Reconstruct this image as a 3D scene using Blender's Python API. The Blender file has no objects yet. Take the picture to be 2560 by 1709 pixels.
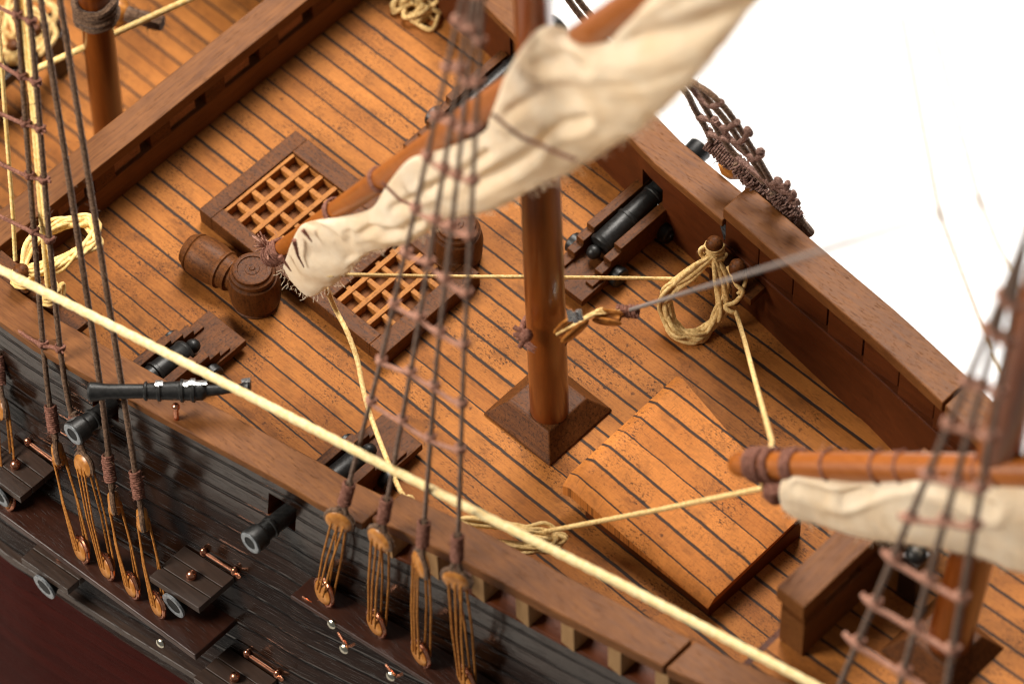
import bpy, math, random
from math import sin, cos, pi, radians, sqrt, floor, exp
from mathutils import Vector, Matrix, noise

random.seed(7)
SC = bpy.context.scene
COL = SC.collection

# ------------------------------------------------------------------ camera
# one unit = the width of one deck plank of the model (about 6 mm)
CR = ((0.7215453876945854, 0.691974075859912, -0.023326633586760778),
      (0.561855178173392, -0.6048884308755427, -0.564294909557644),
      (-0.40458745934150786, 0.39405819942077636, -0.8252436750517022))   # rows: right, down, forward
CC = Vector((97.10110429363802, -67.12035162281246, 156.9381915014075))
FP, PX, PY = 9847.032884861143, 1280.0, 854.5
cam_data = bpy.data.cameras.new("camera")
cam = bpy.data.objects.new("camera", cam_data)
COL.objects.link(cam)
m = Matrix(((CR[0][0], -CR[1][0], -CR[2][0]), (CR[0][1], -CR[1][1], -CR[2][1]), (CR[0][2], -CR[1][2], -CR[2][2])))
cam.matrix_world = Matrix.Translation(CC) @ m.to_4x4()
cam_data.sensor_width = 36.0
cam_data.lens = 36.0 * FP / 2560.0
cam_data.clip_start = 1.0
cam_data.clip_end = 2000.0
cam_data.dof.use_dof = True
cam_data.dof.focus_distance = 187.0
cam_data.dof.aperture_fstop = 0.062
cam_data.dof.aperture_blades = 9
SC.camera = cam
SC.unit_settings.system = 'METRIC'
SC.unit_settings.scale_length = 0.006

# ------------------------------------------------------------------ world, lamps, exposure
W = bpy.data.worlds.new("World")
SC.world = W
W.use_nodes = True
W.node_tree.nodes["Background"].inputs[0].default_value = (1.0, 0.97, 0.93, 1)
W.node_tree.nodes["Background"].inputs[1].default_value = 0.10


def softbox(name, loc, target, sx, sy, power, col):
    ld = bpy.data.lights.new(name, 'AREA')
    ld.shape = 'RECTANGLE'
    ld.size, ld.size_y = sx, sy
    ld.energy = power
    ld.color = col
    o = bpy.data.objects.new(name, ld)
    COL.objects.link(o)
    o.location = loc
    o.rotation_euler = (Vector(target) - Vector(loc)).to_track_quat('-Z', 'Y').to_euler()
    return o


softbox("softbox_top", (-30, 70, 120), (18, 6, 0), 60, 60, 3.05e5, (1.0, 0.94, 0.86))
softbox("softbox_side", (-45, -95, 85), (18, 2, 4), 55, 45, 2.5e5, (1.0, 0.94, 0.84))
bl_ = softbox("backdrop_fill", (75, 150, 85), (80, 120, -34), 80, 80, 2.6e5, (1.0, 0.98, 0.96))  # added fill lamp that burns the paper out to white
bl_.data.spread = radians(75)

SC.view_settings.view_transform = 'Standard'
SC.view_settings.look = 'None'
SC.view_settings.exposure = 0.22
SC.view_settings.gamma = 1.0
SC.render.engine = 'CYCLES'
SC.cycles.use_denoising = True
SC.cycles.filter_width = 1.1
SC.cycles.max_bounces = 6
SC.cycles.sample_clamp_indirect = 6.0


# ------------------------------------------------------------------ unprojection helpers (photo pixel -> point on a known plane)
def ray(u, v):
    a = ((u - PX) / FP, (v - PY) / FP, 1.0)
    return Vector([CR[0][i] * a[0] + CR[1][i] * a[1] + CR[2][i] * a[2] for i in range(3)])


def on(u, v, n, d):
    r = ray(u, v)
    n = Vector(n)
    return CC + r * ((d - n.dot(CC)) / n.dot(r))


def az(u, v, z): return on(u, v, (0, 0, 1), z)
def ay(u, v, y): return on(u, v, (0, 1, 0), y)
def ax(u, v, x): return on(u, v, (1, 0, 0), x)


def project(p):
    r = Vector(p) - CC
    c = [sum(CR[k][i] * r[i] for i in range(3)) for k in range(3)]
    return PX + FP * c[0] / c[2], PY + FP * c[1] / c[2]


def lerp(a, b, t): return a + (b - a) * t


def interp(xs, ys, x):
    if x <= xs[0]: return ys[0] + (ys[1] - ys[0]) / (xs[1] - xs[0]) * (x - xs[0])
    for i in range(len(xs) - 1):
        if x <= xs[i + 1]:
            return lerp(ys[i], ys[i + 1], (x - xs[i]) / (xs[i + 1] - xs[i]))
    return ys[-1] + (ys[-1] - ys[-2]) / (xs[-1] - xs[-2]) * (x - xs[-1])


# ------------------------------------------------------------------ materials
def mat_new(name):
    M = bpy.data.materials.new(name)
    M.use_nodes = True
    nt = M.node_tree
    b = nt.nodes["Principled BSDF"]
    return M, nt, b


def N(nt, t, **kw):
    n = nt.nodes.new(t)
    for k, v in kw.items():
        setattr(n, k, v)
    return n


def math_n(nt, op, a, b=None, c=None, clamp=False):
    n = N(nt, 'ShaderNodeMath', operation=op, use_clamp=clamp)
    for i, v in enumerate((a, b, c)):
        if v is None: continue
        if isinstance(v, (int, float)): n.inputs[i].default_value = v
        else: nt.links.new(v, n.inputs[i])
    return n.outputs[0]


def mixc(nt, fac, a, b):
    n = N(nt, 'ShaderNodeMix', data_type='RGBA')
    if isinstance(fac, (int, float)): n.inputs[0].default_value = fac
    else: nt.links.new(fac, n.inputs[0])
    for i, v in ((6, a), (7, b)):
        if isinstance(v, tuple): n.inputs[i].default_value = (*v, 1)
        else: nt.links.new(v, n.inputs[i])
    return n.outputs[2]


def ramp(nt, val, lo, hi):
    n = N(nt, 'ShaderNodeMapRange', clamp=True)
    nt.links.new(val, n.inputs[0])
    n.inputs[1].default_value, n.inputs[2].default_value = lo, hi
    return n.outputs[0]


def noise_n(nt, vec, scale, detail=4.0, rough=0.55, mscale=None, loc=(0, 0, 0), rot=(0, 0, 0)):
    if mscale is not None:
        mp = N(nt, 'ShaderNodeMapping')
        mp.inputs['Scale'].default_value = mscale
        mp.inputs['Location'].default_value = loc
        mp.inputs['Rotation'].default_value = rot
        nt.links.new(vec, mp.inputs[0])
        vec = mp.outputs[0]
    n = N(nt, 'ShaderNodeTexNoise')
    n.inputs['Scale'].default_value = scale
    n.inputs['Detail'].default_value = detail
    n.inputs['Roughness'].default_value = rough
    nt.links.new(vec, n.inputs['Vector'])
    return n.outputs[0]


def bump(nt, b, h, strength, dist):
    n = N(nt, 'ShaderNodeBump')
    n.inputs['Strength'].default_value = strength
    n.inputs['Distance'].default_value = dist
    nt.links.new(h, n.inputs['Height'])
    nt.links.new(n.outputs[0], b.inputs['Normal'])


def planks(name, c_lo, c_hi, seam_w=0.05, dirt=1.0, rough=0.5, across_scratch=0.5):
    """planked deck: UV = (along, across) in plank widths, a tarred seam at every whole number"""
    M, nt, b = mat_new(name)
    uv = N(nt, 'ShaderNodeUVMap').outputs[0]
    sep = N(nt, 'ShaderNodeSeparateXYZ')
    nt.links.new(uv, sep.inputs[0])
    x, y = sep.outputs[0], sep.outputs[1]
    wob = noise_n(nt, uv, 0.9, 3, 0.6)
    wob2 = noise_n(nt, uv, 9, 3, 0.6)
    yy = math_n(nt, 'ADD', y, math_n(nt, 'ADD', math_n(nt, 'MULTIPLY', math_n(nt, 'SUBTRACT', wob, 0.5), 0.10),
                                    math_n(nt, 'MULTIPLY', math_n(nt, 'SUBTRACT', wob2, 0.5), 0.035)))
    pid = math_n(nt, 'FLOOR', yy)
    fr = math_n(nt, 'FRACT', yy)
    d = math_n(nt, 'MINIMUM', fr, math_n(nt, 'SUBTRACT', 1.0, fr))
    wn = N(nt, 'ShaderNodeTexWhiteNoise', noise_dimensions='1D')
    nt.links.new(pid, wn.inputs['W'])
    rnd = wn.outputs['Value']
    # each seam has its own width
    wn2 = N(nt, 'ShaderNodeTexWhiteNoise', noise_dimensions='1D')
    nt.links.new(math_n(nt, 'FLOOR', math_n(nt, 'ADD', yy, 0.5)), wn2.inputs['W'])
    sw = math_n(nt, 'ADD', seam_w * 0.5, math_n(nt, 'MULTIPLY', wn2.outputs['Value'], seam_w * 0.7))
    seam = math_n(nt, 'SUBTRACT', 1.0, ramp_v(nt, d, math_n(nt, 'MULTIPLY', sw, 0.55), sw))
    comb = N(nt, 'ShaderNodeCombineXYZ')
    nt.links.new(x, comb.inputs[0])
    nt.links.new(y, comb.inputs[1])
    nt.links.new(math_n(nt, 'MULTIPLY', rnd, 40.0), comb.inputs[2])
    p = comb.outputs[0]
    grain = noise_n(nt, p, 1.0, 6, 0.65, (0.55, 14.0, 1.0))
    blot = noise_n(nt, p, 0.55, 4, 0.6, (0.6, 1.2, 1.0))
    tone = math_n(nt, 'ADD', math_n(nt, 'MULTIPLY', grain, 0.55), math_n(nt, 'ADD', math_n(nt, 'MULTIPLY', blot, 0.5), math_n(nt, 'MULTIPLY', rnd, 0.22)))
    c = mixc(nt, ramp(nt, tone, 0.36, 0.86), c_lo, c_hi)
    # dark flecks, smeared grime and cross-grain sanding scratches
    patch = ramp(nt, noise_n(nt, uv, 0.35, 4, 0.6), 0.44, 0.60)
    fl = ramp(nt, noise_n(nt, p, 7.0, 5, 0.7, (0.8, 1.5, 1.0)), 0.545, 0.60)
    fl = math_n(nt, 'MULTIPLY', fl, math_n(nt, 'ADD', 0.30, math_n(nt, 'MULTIPLY', patch, 0.70)))
    fl2 = ramp(nt, noise_n(nt, p, 17.0, 4, 0.75, (0.9, 1.3, 1.0)), 0.545, 0.59)
    fl = math_n(nt, 'MAXIMUM', fl, math_n(nt, 'MULTIPLY', fl2, math_n(nt, 'ADD', 0.15, math_n(nt, 'MULTIPLY', patch, 0.65))))
    smear = ramp(nt, noise_n(nt, uv, 0.9, 6, 0.72, (0.7, 1.1, 1.0)), 0.50, 0.72)
    lines = ramp(nt, noise_n(nt, p, 2.2, 4, 0.7, (0.5, 16.0, 1.0)), 0.56, 0.64)
    lines = math_n(nt, 'MULTIPLY', lines, math_n(nt, 'ADD', 0.15, math_n(nt, 'MULTIPLY', patch, 0.5)))
    scr = ramp(nt, noise_n(nt, uv, 1.6, 3, 0.7, (9.0, 0.7, 1.0), rot=(0, 0, 0.25)), 0.55, 0.72)
    scr = math_n(nt, 'MULTIPLY', scr, across_scratch * 0.5)
    dk = math_n(nt, 'MAXIMUM', math_n(nt, 'MULTIPLY', fl, 0.97), math_n(nt, 'MAXIMUM', math_n(nt, 'MULTIPLY', lines, 0.7), math_n(nt, 'MAXIMUM', scr, math_n(nt, 'MULTIPLY', smear, 0.66))))
    c = mixc(nt, math_n(nt, 'MULTIPLY', dk, dirt, clamp=True), c, (0.055, 0.020, 0.008))
    spot = N(nt, 'ShaderNodeTexVoronoi')
    spot.inputs['Scale'].default_value = 0.55
    nt.links.new(uv, spot.inputs['Vector'])
    sp = math_n(nt, 'SUBTRACT', 1.0, ramp(nt, math_n(nt, 'ADD', spot.outputs['Distance'], math_n(nt, 'MULTIPLY', wob2, 0.10)), 0.085, 0.12))
    c = mixc(nt, math_n(nt, 'MULTIPLY', sp, 0.8), c, (0.06, 0.022, 0.01))
    c = mixc(nt, math_n(nt, 'MULTIPLY', seam, 0.93), c, (0.020, 0.017, 0.016))
    nt.links.new(c, b.inputs['Base Color'])
    r = math_n(nt, 'ADD', rough, math_n(nt, 'MULTIPLY', grain, 0.25))
    nt.links.new(r, b.inputs['Roughness'])
    b.inputs['Specular IOR Level'].default_value = 0.14
    h = math_n(nt, 'SUBTRACT', math_n(nt, 'MULTIPLY', grain, 0.25), seam)
    bump(nt, b, h, 0.5, 0.04)
    return M


def ramp_v(nt, val, lo, hi):
    n = N(nt, 'ShaderNodeMapRange', clamp=True)
    nt.links.new(val, n.inputs[0])
    nt.links.new(lo, n.inputs[1])
    nt.links.new(hi, n.inputs[2])
    return n.outputs[0]


def wood(name, c_lo, c_hi, rough=0.4, axis=0, pores=0.6, spec=0.18, coat=0.0, scale=1.0, dirt=0.0, bmp=0.35):
    """straight grained wood, grain along the given object axis"""
    M, nt, b = mat_new(name)
    tc = N(nt, 'ShaderNodeTexCoord').outputs['Object']
    st = [7.0, 7.0, 7.0]
    st[axis] = 0.35
    st = tuple(s * scale for s in st)
    st2 = [22.0, 22.0, 22.0]
    st2[axis] = 1.3
    st2 = tuple(s * scale for s in st2)
    g = noise_n(nt, tc, 1.0, 5, 0.6, st)
    big = noise_n(nt, tc, 0.5 * scale, 3, 0.6)
    tone = math_n(nt, 'ADD', math_n(nt, 'MULTIPLY', g, 0.7), math_n(nt, 'MULTIPLY', big, 0.4))
    c = mixc(nt, ramp(nt, tone, 0.35, 0.78), c_lo, c_hi)
    po = ramp(nt, noise_n(nt, tc, 1.0, 3, 0.6, st2), 0.60, 0.70)
    dark = tuple(v * 0.25 for v in c_lo)
    c = mixc(nt, math_n(nt, 'MULTIPLY', po, pores), c, dark)
    if dirt:
        sp = ramp(nt, noise_n(nt, tc, 8.0, 5, 0.75), 0.50, 0.64)
        c = mixc(nt, math_n(nt, 'MULTIPLY', sp, dirt), c, dark)
    nt.links.new(c, b.inputs['Base Color'])
    nt.links.new(math_n(nt, 'ADD', rough, math_n(nt, 'MULTIPLY', g, 0.2)), b.inputs['Roughness'])
    b.inputs['Specular IOR Level'].default_value = spec
    b.inputs['Coat Weight'].default_value = coat
    b.inputs['Coat Roughness'].default_value = 0.18
    bump(nt, b, math_n(nt, 'SUBTRACT', math_n(nt, 'MULTIPLY', g, 0.5), po), bmp, 0.03)
    return M


def hull_mat(name, c_lo, c_hi, rough, seam_amt):
    """strip planked varnished hull, UV = (along, down)"""
    M, nt, b = mat_new(name)
    uv = N(nt, 'ShaderNodeUVMap').outputs[0]
    sep = N(nt, 'ShaderNodeSeparateXYZ')
    nt.links.new(uv, sep.inputs[0])
    wob = noise_n(nt, uv, 0.25, 2, 0.5)
    yy = math_n(nt, 'ADD', math_n(nt, 'MULTIPLY', sep.outputs[1], 0.95), math_n(nt, 'MULTIPLY', wob, 0.14))
    fr = math_n(nt, 'FRACT', yy)
    pid = math_n(nt, 'FLOOR', yy)
    wn = N(nt, 'ShaderNodeTexWhiteNoise', noise_dimensions='1D')
    nt.links.new(pid, wn.inputs['W'])
    d = math_n(nt, 'MINIMUM', fr, math_n(nt, 'SUBTRACT', 1.0, fr))
    seam = math_n(nt, 'SUBTRACT', 1.0, ramp(nt, d, 0.03, 0.11))
    comb = N(nt, 'ShaderNodeCombineXYZ')
    nt.links.new(sep.outputs[0], comb.inputs[0])
    nt.links.new(sep.outputs[1], comb.inputs[1])
    nt.links.new(math_n(nt, 'MULTIPLY', wn.outputs['Value'], 30.0), comb.inputs[2])
    g = noise_n(nt, comb.outputs[0], 1.0, 5, 0.6, (0.2, 4.0, 1.0))
    po = ramp(nt, noise_n(nt, comb.outputs[0], 1.0, 4, 0.6, (0.8, 26.0, 1.0)), 0.60, 0.67)
    c = mixc(nt, ramp(nt, math_n(nt, 'ADD', g, math_n(nt, 'MULTIPLY', wn.outputs['Value'], 0.25)), 0.4, 0.8), c_lo, c_hi)
    dk = math_n(nt, 'MAXIMUM', math_n(nt, 'MULTIPLY', po, 0.8), math_n(nt, 'MULTIPLY', seam, seam_amt))
    c = mixc(nt, dk, c, tuple(v * 0.2 for v in c_lo))
    nt.links.new(c, b.inputs['Base Color'])
    nt.links.new(math_n(nt, 'ADD', rough, math_n(nt, 'MULTIPLY', po, 0.3)), b.inputs['Roughness'])
    b.inputs['Specular IOR Level'].default_value = 0.75 if seam_amt > .5 else 0.01
    h = math_n(nt, 'SUBTRACT', math_n(nt, 'MULTIPLY', g, 0.25), math_n(nt, 'ADD', math_n(nt, 'MULTIPLY', po, 0.3), math_n(nt, 'MULTIPLY', seam, seam_amt)))
    h = math_n(nt, 'ADD', h, math_n(nt, 'MULTIPLY', fr, 0.55 * seam_amt))
    h = math_n(nt, 'ADD', h, math_n(nt, 'MULTIPLY', noise_n(nt, uv, 0.5, 2, 0.5, (0.25, 0.9, 1.0)), 1.3 * seam_amt))
    bump(nt, b, h, 0.5, 0.06)
    return M


def plain(name, c1, c2, rough=0.5, metal=0.0, scale=4.0, spec=0.5, bmp=0.2, lo=0.4, hi=0.65, sheen=0.0):
    M, nt, b = mat_new(name)
    tc = N(nt, 'ShaderNodeTexCoord').outputs['Object']
    n = noise_n(nt, tc, scale, 5, 0.65)
    nt.links.new(mixc(nt, ramp(nt, n, lo, hi), c1, c2), b.inputs['Base Color'])
    b.inputs['Roughness'].default_value = rough
    b.inputs['Metallic'].default_value = metal
    b.inputs['Specular IOR Level'].default_value = spec
    if sheen:
        b.inputs['Sheen Weight'].default_value = sheen
    if bmp: bump(nt, b, n, bmp, 0.05)
    return M


def cloth_mat(name):
    M, nt, b = mat_new(name)
    tc = N(nt, 'ShaderNodeTexCoord').outputs['Object']
    n = noise_n(nt, tc, 0.5, 4, 0.6)
    sp = ramp(nt, noise_n(nt, tc, 6.0, 4, 0.7), 0.66, 0.74)
    c = mixc(nt, ramp(nt, n, 0.35, 0.7), (0.88, 0.71, 0.50), (0.96, 0.85, 0.68))
    c = mixc(nt, math_n(nt, 'MULTIPLY', sp, 0.3), c, (0.32, 0.18, 0.08))
    nt.links.new(c, b.inputs['Base Color'])
    b.inputs['Roughness'].default_value = 0.9
    b.inputs['Specular IOR Level'].default_value = 0.1
    uv = N(nt, 'ShaderNodeUVMap').outputs[0]
    w1 = N(nt, 'ShaderNodeTexWave', bands_direction='X')
    w1.inputs['Scale'].default_value = 4.2
    w2 = N(nt, 'ShaderNodeTexWave', bands_direction='Y')
    w2.inputs['Scale'].default_value = 4.2
    for w in (w1, w2): nt.links.new(uv, w.inputs[0])
    cr = noise_n(nt, tc, 1.4, 3, 0.5)
    h = math_n(nt, 'ADD', math_n(nt, 'MULTIPLY', math_n(nt, 'ADD', w1.outputs[1], w2.outputs[1]), 0.12), math_n(nt, 'MULTIPLY', cr, 1.2))
    bump(nt, b, h, 0.5, 0.12)
    # thin canvas lets some light through
    tr = N(nt, 'ShaderNodeBsdfTranslucent')
    nt.links.new(c, tr.inputs[0])
    mx = N(nt, 'ShaderNodeMixShader')
    mx.inputs[0].default_value = 0.38
    out = nt.nodes['Material Output']
    nt.links.new(b.outputs[0], mx.inputs[1])
    nt.links.new(tr.outputs[0], mx.inputs[2])
    nt.links.new(mx.outputs[0], out.inputs[0])
    return M


DECK = planks("deck_planks", (0.215, 0.066, 0.0120), (0.485, 0.182, 0.041), seam_w=0.095)
LID = planks("hatch_planks", (0.34, 0.105, 0.018), (0.58, 0.210, 0.046), seam_w=0.08, dirt=1.0, across_scratch=1.1)
WALNUT = wood("walnut", (0.090, 0.0300, 0.0080), (0.215, 0.083, 0.0240), 0.42, 0, 0.6)
WALNUT_Y = wood("walnut_crosswise", (0.090, 0.0300, 0.0080), (0.215, 0.083, 0.0240), 0.42, 1, 0.6)
REDWOOD = wood("red_brown_wood", (0.050, 0.0115, 0.0026), (0.110, 0.0265, 0.0058), 0.4, 0, 0.4)
BROWN = wood("brown_wood", (0.055, 0.017, 0.0042), (0.165, 0.054, 0.0115), 0.45, 0, 0.5, dirt=0.85)
BROWN_Y = wood("brown_wood_crosswise", (0.055, 0.017, 0.0042), (0.165, 0.054, 0.0115), 0.45, 1, 0.5, dirt=0.85)
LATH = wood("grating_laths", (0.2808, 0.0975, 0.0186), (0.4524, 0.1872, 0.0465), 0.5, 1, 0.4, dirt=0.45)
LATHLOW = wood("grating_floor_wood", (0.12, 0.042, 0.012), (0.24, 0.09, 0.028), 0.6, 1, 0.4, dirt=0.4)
POSTW = wood("pale_post_wood", (0.2340, 0.1248, 0.0527), (0.3276, 0.1950, 0.0868), 0.5, 2, 0.5)
LITSILLW = wood("lit_sill_wood", (0.200, 0.085, 0.034), (0.40, 0.190, 0.080), 0.55, 1, 0.5, dirt=0.5)  # paled to stand for light lying on the beam's slot sills
MASTW = wood("mast_varnish", (0.1014, 0.0195, 0.0019), (0.2106, 0.0484, 0.0050), 0.22, 2, 0.35, spec=0.5, coat=0.5, scale=0.6, bmp=0.06)
SPARW = wood("spar_varnish", (0.2340, 0.0608, 0.0062), (0.3588, 0.1053, 0.0136), 0.28, 0, 0.12, spec=0.5, coat=0.3, scale=0.6, bmp=0.06)
CASK = wood("turned_cask_wood", (0.0663, 0.0203, 0.0050), (0.2028, 0.0686, 0.0161), 0.42, 0, 0.5, dirt=0.75)
CASK_Z = wood("turned_cask_wood_upright", (0.0562, 0.0172, 0.0043), (0.1716, 0.0546, 0.0124), 0.42, 2, 0.5, dirt=0.75)
HULL = hull_mat("dark_hull_planks", (0.0075, 0.0030, 0.0015), (0.0200, 0.0080, 0.0040), 0.17, 0.9)
REDHULL = hull_mat("red_lower_hull", (0.026, 0.0014, 0.0004), (0.042, 0.0026, 0.0007), 0.32, 0.12)
DARKW = wood("dark_varnished_wood", (0.022, 0.0115, 0.0075), (0.055, 0.030, 0.0195), 0.34, 0, 0.8, spec=0.5)
REDDARK = wood("dark_red_channel_wood", (0.019, 0.0055, 0.0026), (0.048, 0.0125, 0.005), 0.28, 0, 0.6, spec=0.5)
IRON = plain("blackened_metal", (0.008, 0.0078, 0.0075), (0.018, 0.0175, 0.017), 0.40, 0.0, 6, 0.38, 0.25)
WORN = plain("worn_bright_metal", (0.75, 0.74, 0.72), (0.30, 0.30, 0.31), 0.25, 0.9, 9, 0.5, 0.4)
GREYM = plain("grey_metal_rim", (0.30, 0.32, 0.34), (0.14, 0.15, 0.16), 0.35, 0.4, 7)
BORE = plain("black_bore", (0.003, 0.003, 0.003), (0.006, 0.006, 0.006), 0.7, 0, 3)
COPPER = plain("copper", (0.80, 0.36, 0.22), (0.55, 0.22, 0.12), 0.25, 1.0, 8, 0.5, 0.15)
SILVER = plain("silver_nail", (0.80, 0.76, 0.62), (0.55, 0.52, 0.42), 0.22, 1.0, 8)
R_DARK = plain("dark_brown_rope", (0.055, 0.026, 0.013), (0.19, 0.11, 0.065), 0.85, 0, 9, 0.2, 0.5, sheen=0.15)
R_RED = plain("red_brown_thread", (0.125, 0.048, 0.032), (0.28, 0.130, 0.092), 0.8, 0, 9, 0.15, 0.5)
R_MID = plain("grey_brown_rope", (0.085, 0.050, 0.036), (0.24, 0.165, 0.125), 0.85, 0, 9, 0.2, 0.5)
R_MAUVE = plain("dark_mauve_rope", (0.085, 0.042, 0.032), (0.25, 0.150, 0.120), 0.85, 0, 11, 0.15, 0.6)
R_PINK = plain("pinkish_brown_thread", (0.25, 0.110, 0.072), (0.46, 0.255, 0.185), 0.8, 0, 9, 0.15, 0.5)
R_YEL = plain("pale_yellow_rope", (0.78, 0.50, 0.16), (0.95, 0.73, 0.34), 0.7, 0, 5, 0.25, 0.4)
R_PALE = plain("pale_waxed_rope", (0.84, 0.60, 0.26), (0.95, 0.79, 0.46), 0.6, 0, 5, 0.3, 0.35)
R_TAN = plain("tan_rope", (0.50, 0.30, 0.095), (0.84, 0.60, 0.27), 0.7, 0, 7, 0.25, 0.45, 0.35, 0.62)
R_LAN = plain("orange_brown_cord", (0.26, 0.090, 0.014), (0.50, 0.205, 0.042), 0.7, 0, 7, 0.25, 0.4)
R_GREY = plain("grey_rope", (0.16, 0.13, 0.12), (0.30, 0.25, 0.22), 0.8, 0, 8, 0.2, 0.4)
EYEW = plain("deadeye_wood", (0.32, 0.115, 0.020), (0.50, 0.21, 0.048), 0.32, 0, 3, 0.5, 0.15)
BLOCKW = plain("varnished_block_wood", (0.20, 0.066, 0.012), (0.42, 0.165, 0.036), 0.2, 0, 3, 0.6, 0.15)
CLOTH = cloth_mat("sail_canvas")
TABLE = plain("grey_brown_table", (0.44, 0.41, 0.38), (0.52, 0.49, 0.46), 0.8, 0, 0.3, 0.2, 0)
WHITE = plain("white_paper", (0.86, 0.86, 0.86), (0.88, 0.88, 0.88), 0.9, 0, 1, 0.1, 0)


# ------------------------------------------------------------------ mesh builder
class MB:
    def __init__(s):
        s.v, s.f, s.uv = [], [], {}

    def add(s, vs, fs, uvs=None):
        o = len(s.v)
        s.v += [Vector(p) for p in vs]
        for i, f in enumerate(fs):
            s.f.append(tuple(o + k for k in f))
        if uvs:
            for i, q in enumerate(uvs): s.uv[o + i] = q
        return s

    def hexa(s, b, t):
        """b, t: four corners each (counter-clockwise from above)"""
        return s.add(list(b) + list(t), [(3, 2, 1, 0), (4, 5, 6, 7), (0, 1, 5, 4), (1, 2, 6, 5), (2, 3, 7, 6), (3, 0, 4, 7)])

    def box(s, x0, x1, y0, y1, z0, z1):
        q = ((x0, y0), (x1, y0), (x1, y1), (x0, y1))
        return s.hexa([(a, b, z0) for a, b in q], [(a, b, z1) for a, b in q])

    def bar(s, a, b, w, h, up=(0, 0, 1)):
        a, b = Vector(a), Vector(b)
        d = (b - a).normalized()
        sd = d.cross(Vector(up)).normalized() * (w / 2)
        u = sd.cross(d).normalized() * (h / 2)
        return s.hexa([a - sd - u, a + sd - u, b + sd - u, b - sd - u], [a - sd + u, a + sd + u, b + sd + u, b - sd + u])

    def prism(s, poly, z0, z1):
        n = len(poly)
        vs = [(p[0], p[1], z0) for p in poly] + [(p[0], p[1], z1) for p in poly]
        fs = [tuple(range(n - 1, -1, -1)), tuple(range(n, 2 * n))]
        fs += [(i, (i + 1) % n, n + (i + 1) % n, n + i) for i in range(n)]
        return s.add(vs, fs)

    def lathe(s, a, d, prof, seg=28):
        """prof: list of (distance along d, radius)"""
        a, d = Vector(a), Vector(d).normalized()
        e = d.orthogonal().normalized()
        g = d.cross(e)
        vs, fs = [], []
        n = len(prof)
        for t, r in prof:
            for k in range(seg):
                q = 2 * pi * k / seg
                vs.append(a + d * t + (e * cos(q) + g * sin(q)) * max(r, 1e-4))
        for i in range(n - 1):
            for k in range(seg):
                k2 = (k + 1) % seg
                fs.append((i * seg + k, i * seg + k2, (i + 1) * seg + k2, (i + 1) * seg + k))
        fs.append(tuple(range(seg - 1, -1, -1)))
        fs.append(tuple((n - 1) * seg + k for k in range(seg)))
        return s.add(vs, fs)

    def ball(s, c, r, seg=16, stretch=1.0, d=(0, 0, 1)):
        d = Vector(d).normalized()
        pr = [(-r * stretch * cos(pi * i / 10), r * sin(pi * i / 10)) for i in range(11)]
        return s.lathe(c, d, pr, seg)

    def tube(s, pts, r, sides=10, strands=0, lay=7.0, step=None, closed=False, taper=None):
        """rope or rod along a polyline; strands > 0 gives laid rope, lay = pitch in radii"""
        P = [Vector(p) for p in pts]
        if closed: P.append(P[0])
        L = [0.0]
        for i in range(1, len(P)): L.append(L[-1] + (P[i] - P[i - 1]).length)
        tot = L[-1]
        if step is None: step = r * (0.9 if strands else 3.0)
        n = max(2, min(1600, int(tot / step) + 1))
        Q, j = [], 0
        for i in range(n + 1):
            t = tot * i / n
            while j < len(L) - 2 and t > L[j + 1]: j += 1
            Q.append(P[j].lerp(P[j + 1], (t - L[j]) / max(L[j + 1] - L[j], 1e-9)))
        vs, fs = [], []
        T = (Q[1] - Q[0]).normalized()
        e = T.orthogonal().normalized()
        for i, q in enumerate(Q):
            T2 = (Q[min(i + 1, n)] - Q[max(i - 1, 0)]).normalized()
            e = (e - T2 * e.dot(T2)).normalized()
            g = T2.cross(e)
            rr = r * (taper(i / n) if taper else 1.0)
            ph = 2 * pi * (tot * i / n) / (lay * r) if strands else 0
            for k in range(sides):
                a = 2 * pi * k / sides
                f = 1.0 + 0.17 * abs(cos(strands * 0.5 * (a) - ph * 0.5 * strands)) - 0.10 if strands else 1.0
                vs.append(q + (e * cos(a) + g * sin(a)) * rr * f)
        for i in range(n):
            for k in range(sides):
                k2 = (k + 1) % sides
                fs.append((i * sides + k, i * sides + k2, (i + 1) * sides + k2, (i + 1) * sides + k))
        fs.append(tuple(range(sides - 1, -1, -1)))
        fs.append(tuple(n * sides + k for k in range(sides)))
        return s.add(vs, fs)

    def fuzz(s, pts, r, per=3.0, ln=0.35):
        """stray fibres standing off a rope"""
        P = [Vector(p) for p in pts]
        for i in range(len(P) - 1):
            a, b = P[i], P[i + 1]
            for _ in range(int((b - a).length * per)):
                c = a.lerp(b, random.random())
                d = Vector((random.gauss(0, 1), random.gauss(0, 1), random.gauss(0, 1))).normalized()
                e = (d + Vector((random.gauss(0, .6), random.gauss(0, .6), random.gauss(0, .6)))).normalized()
                l = ln * random.uniform(.3, 1.0)
                s.tube([c + d * r * .6, c + d * (r + l * .5), c + d * (r + l * .5) + e * l * .5], 0.011, 3, step=l)
        return s

    def build(s, name, mat, parent=None, smooth=False, bevel=0.0, sub=0, angle=35):
        me = bpy.data.meshes.new(name)
        off = Vector(parent['_w']) if parent is not None and '_w' in parent else Vector((0, 0, 0))
        me.from_pydata([tuple(p - off) for p in s.v], [], s.f)
        if s.uv:
            ul = me.uv_layers.new(name="UVMap")
            for lp in me.loops:
                ul.data[lp.index].uv = s.uv.get(lp.vertex_index, (0, 0))
        me.materials.append(mat)
        me.update()
        if smooth:
            me.shade_smooth()
            me.set_sharp_from_angle(angle=radians(angle))
        o = bpy.data.objects.new(name, me)
        COL.objects.link(o)
        if parent is not None: o.parent = parent
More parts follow.
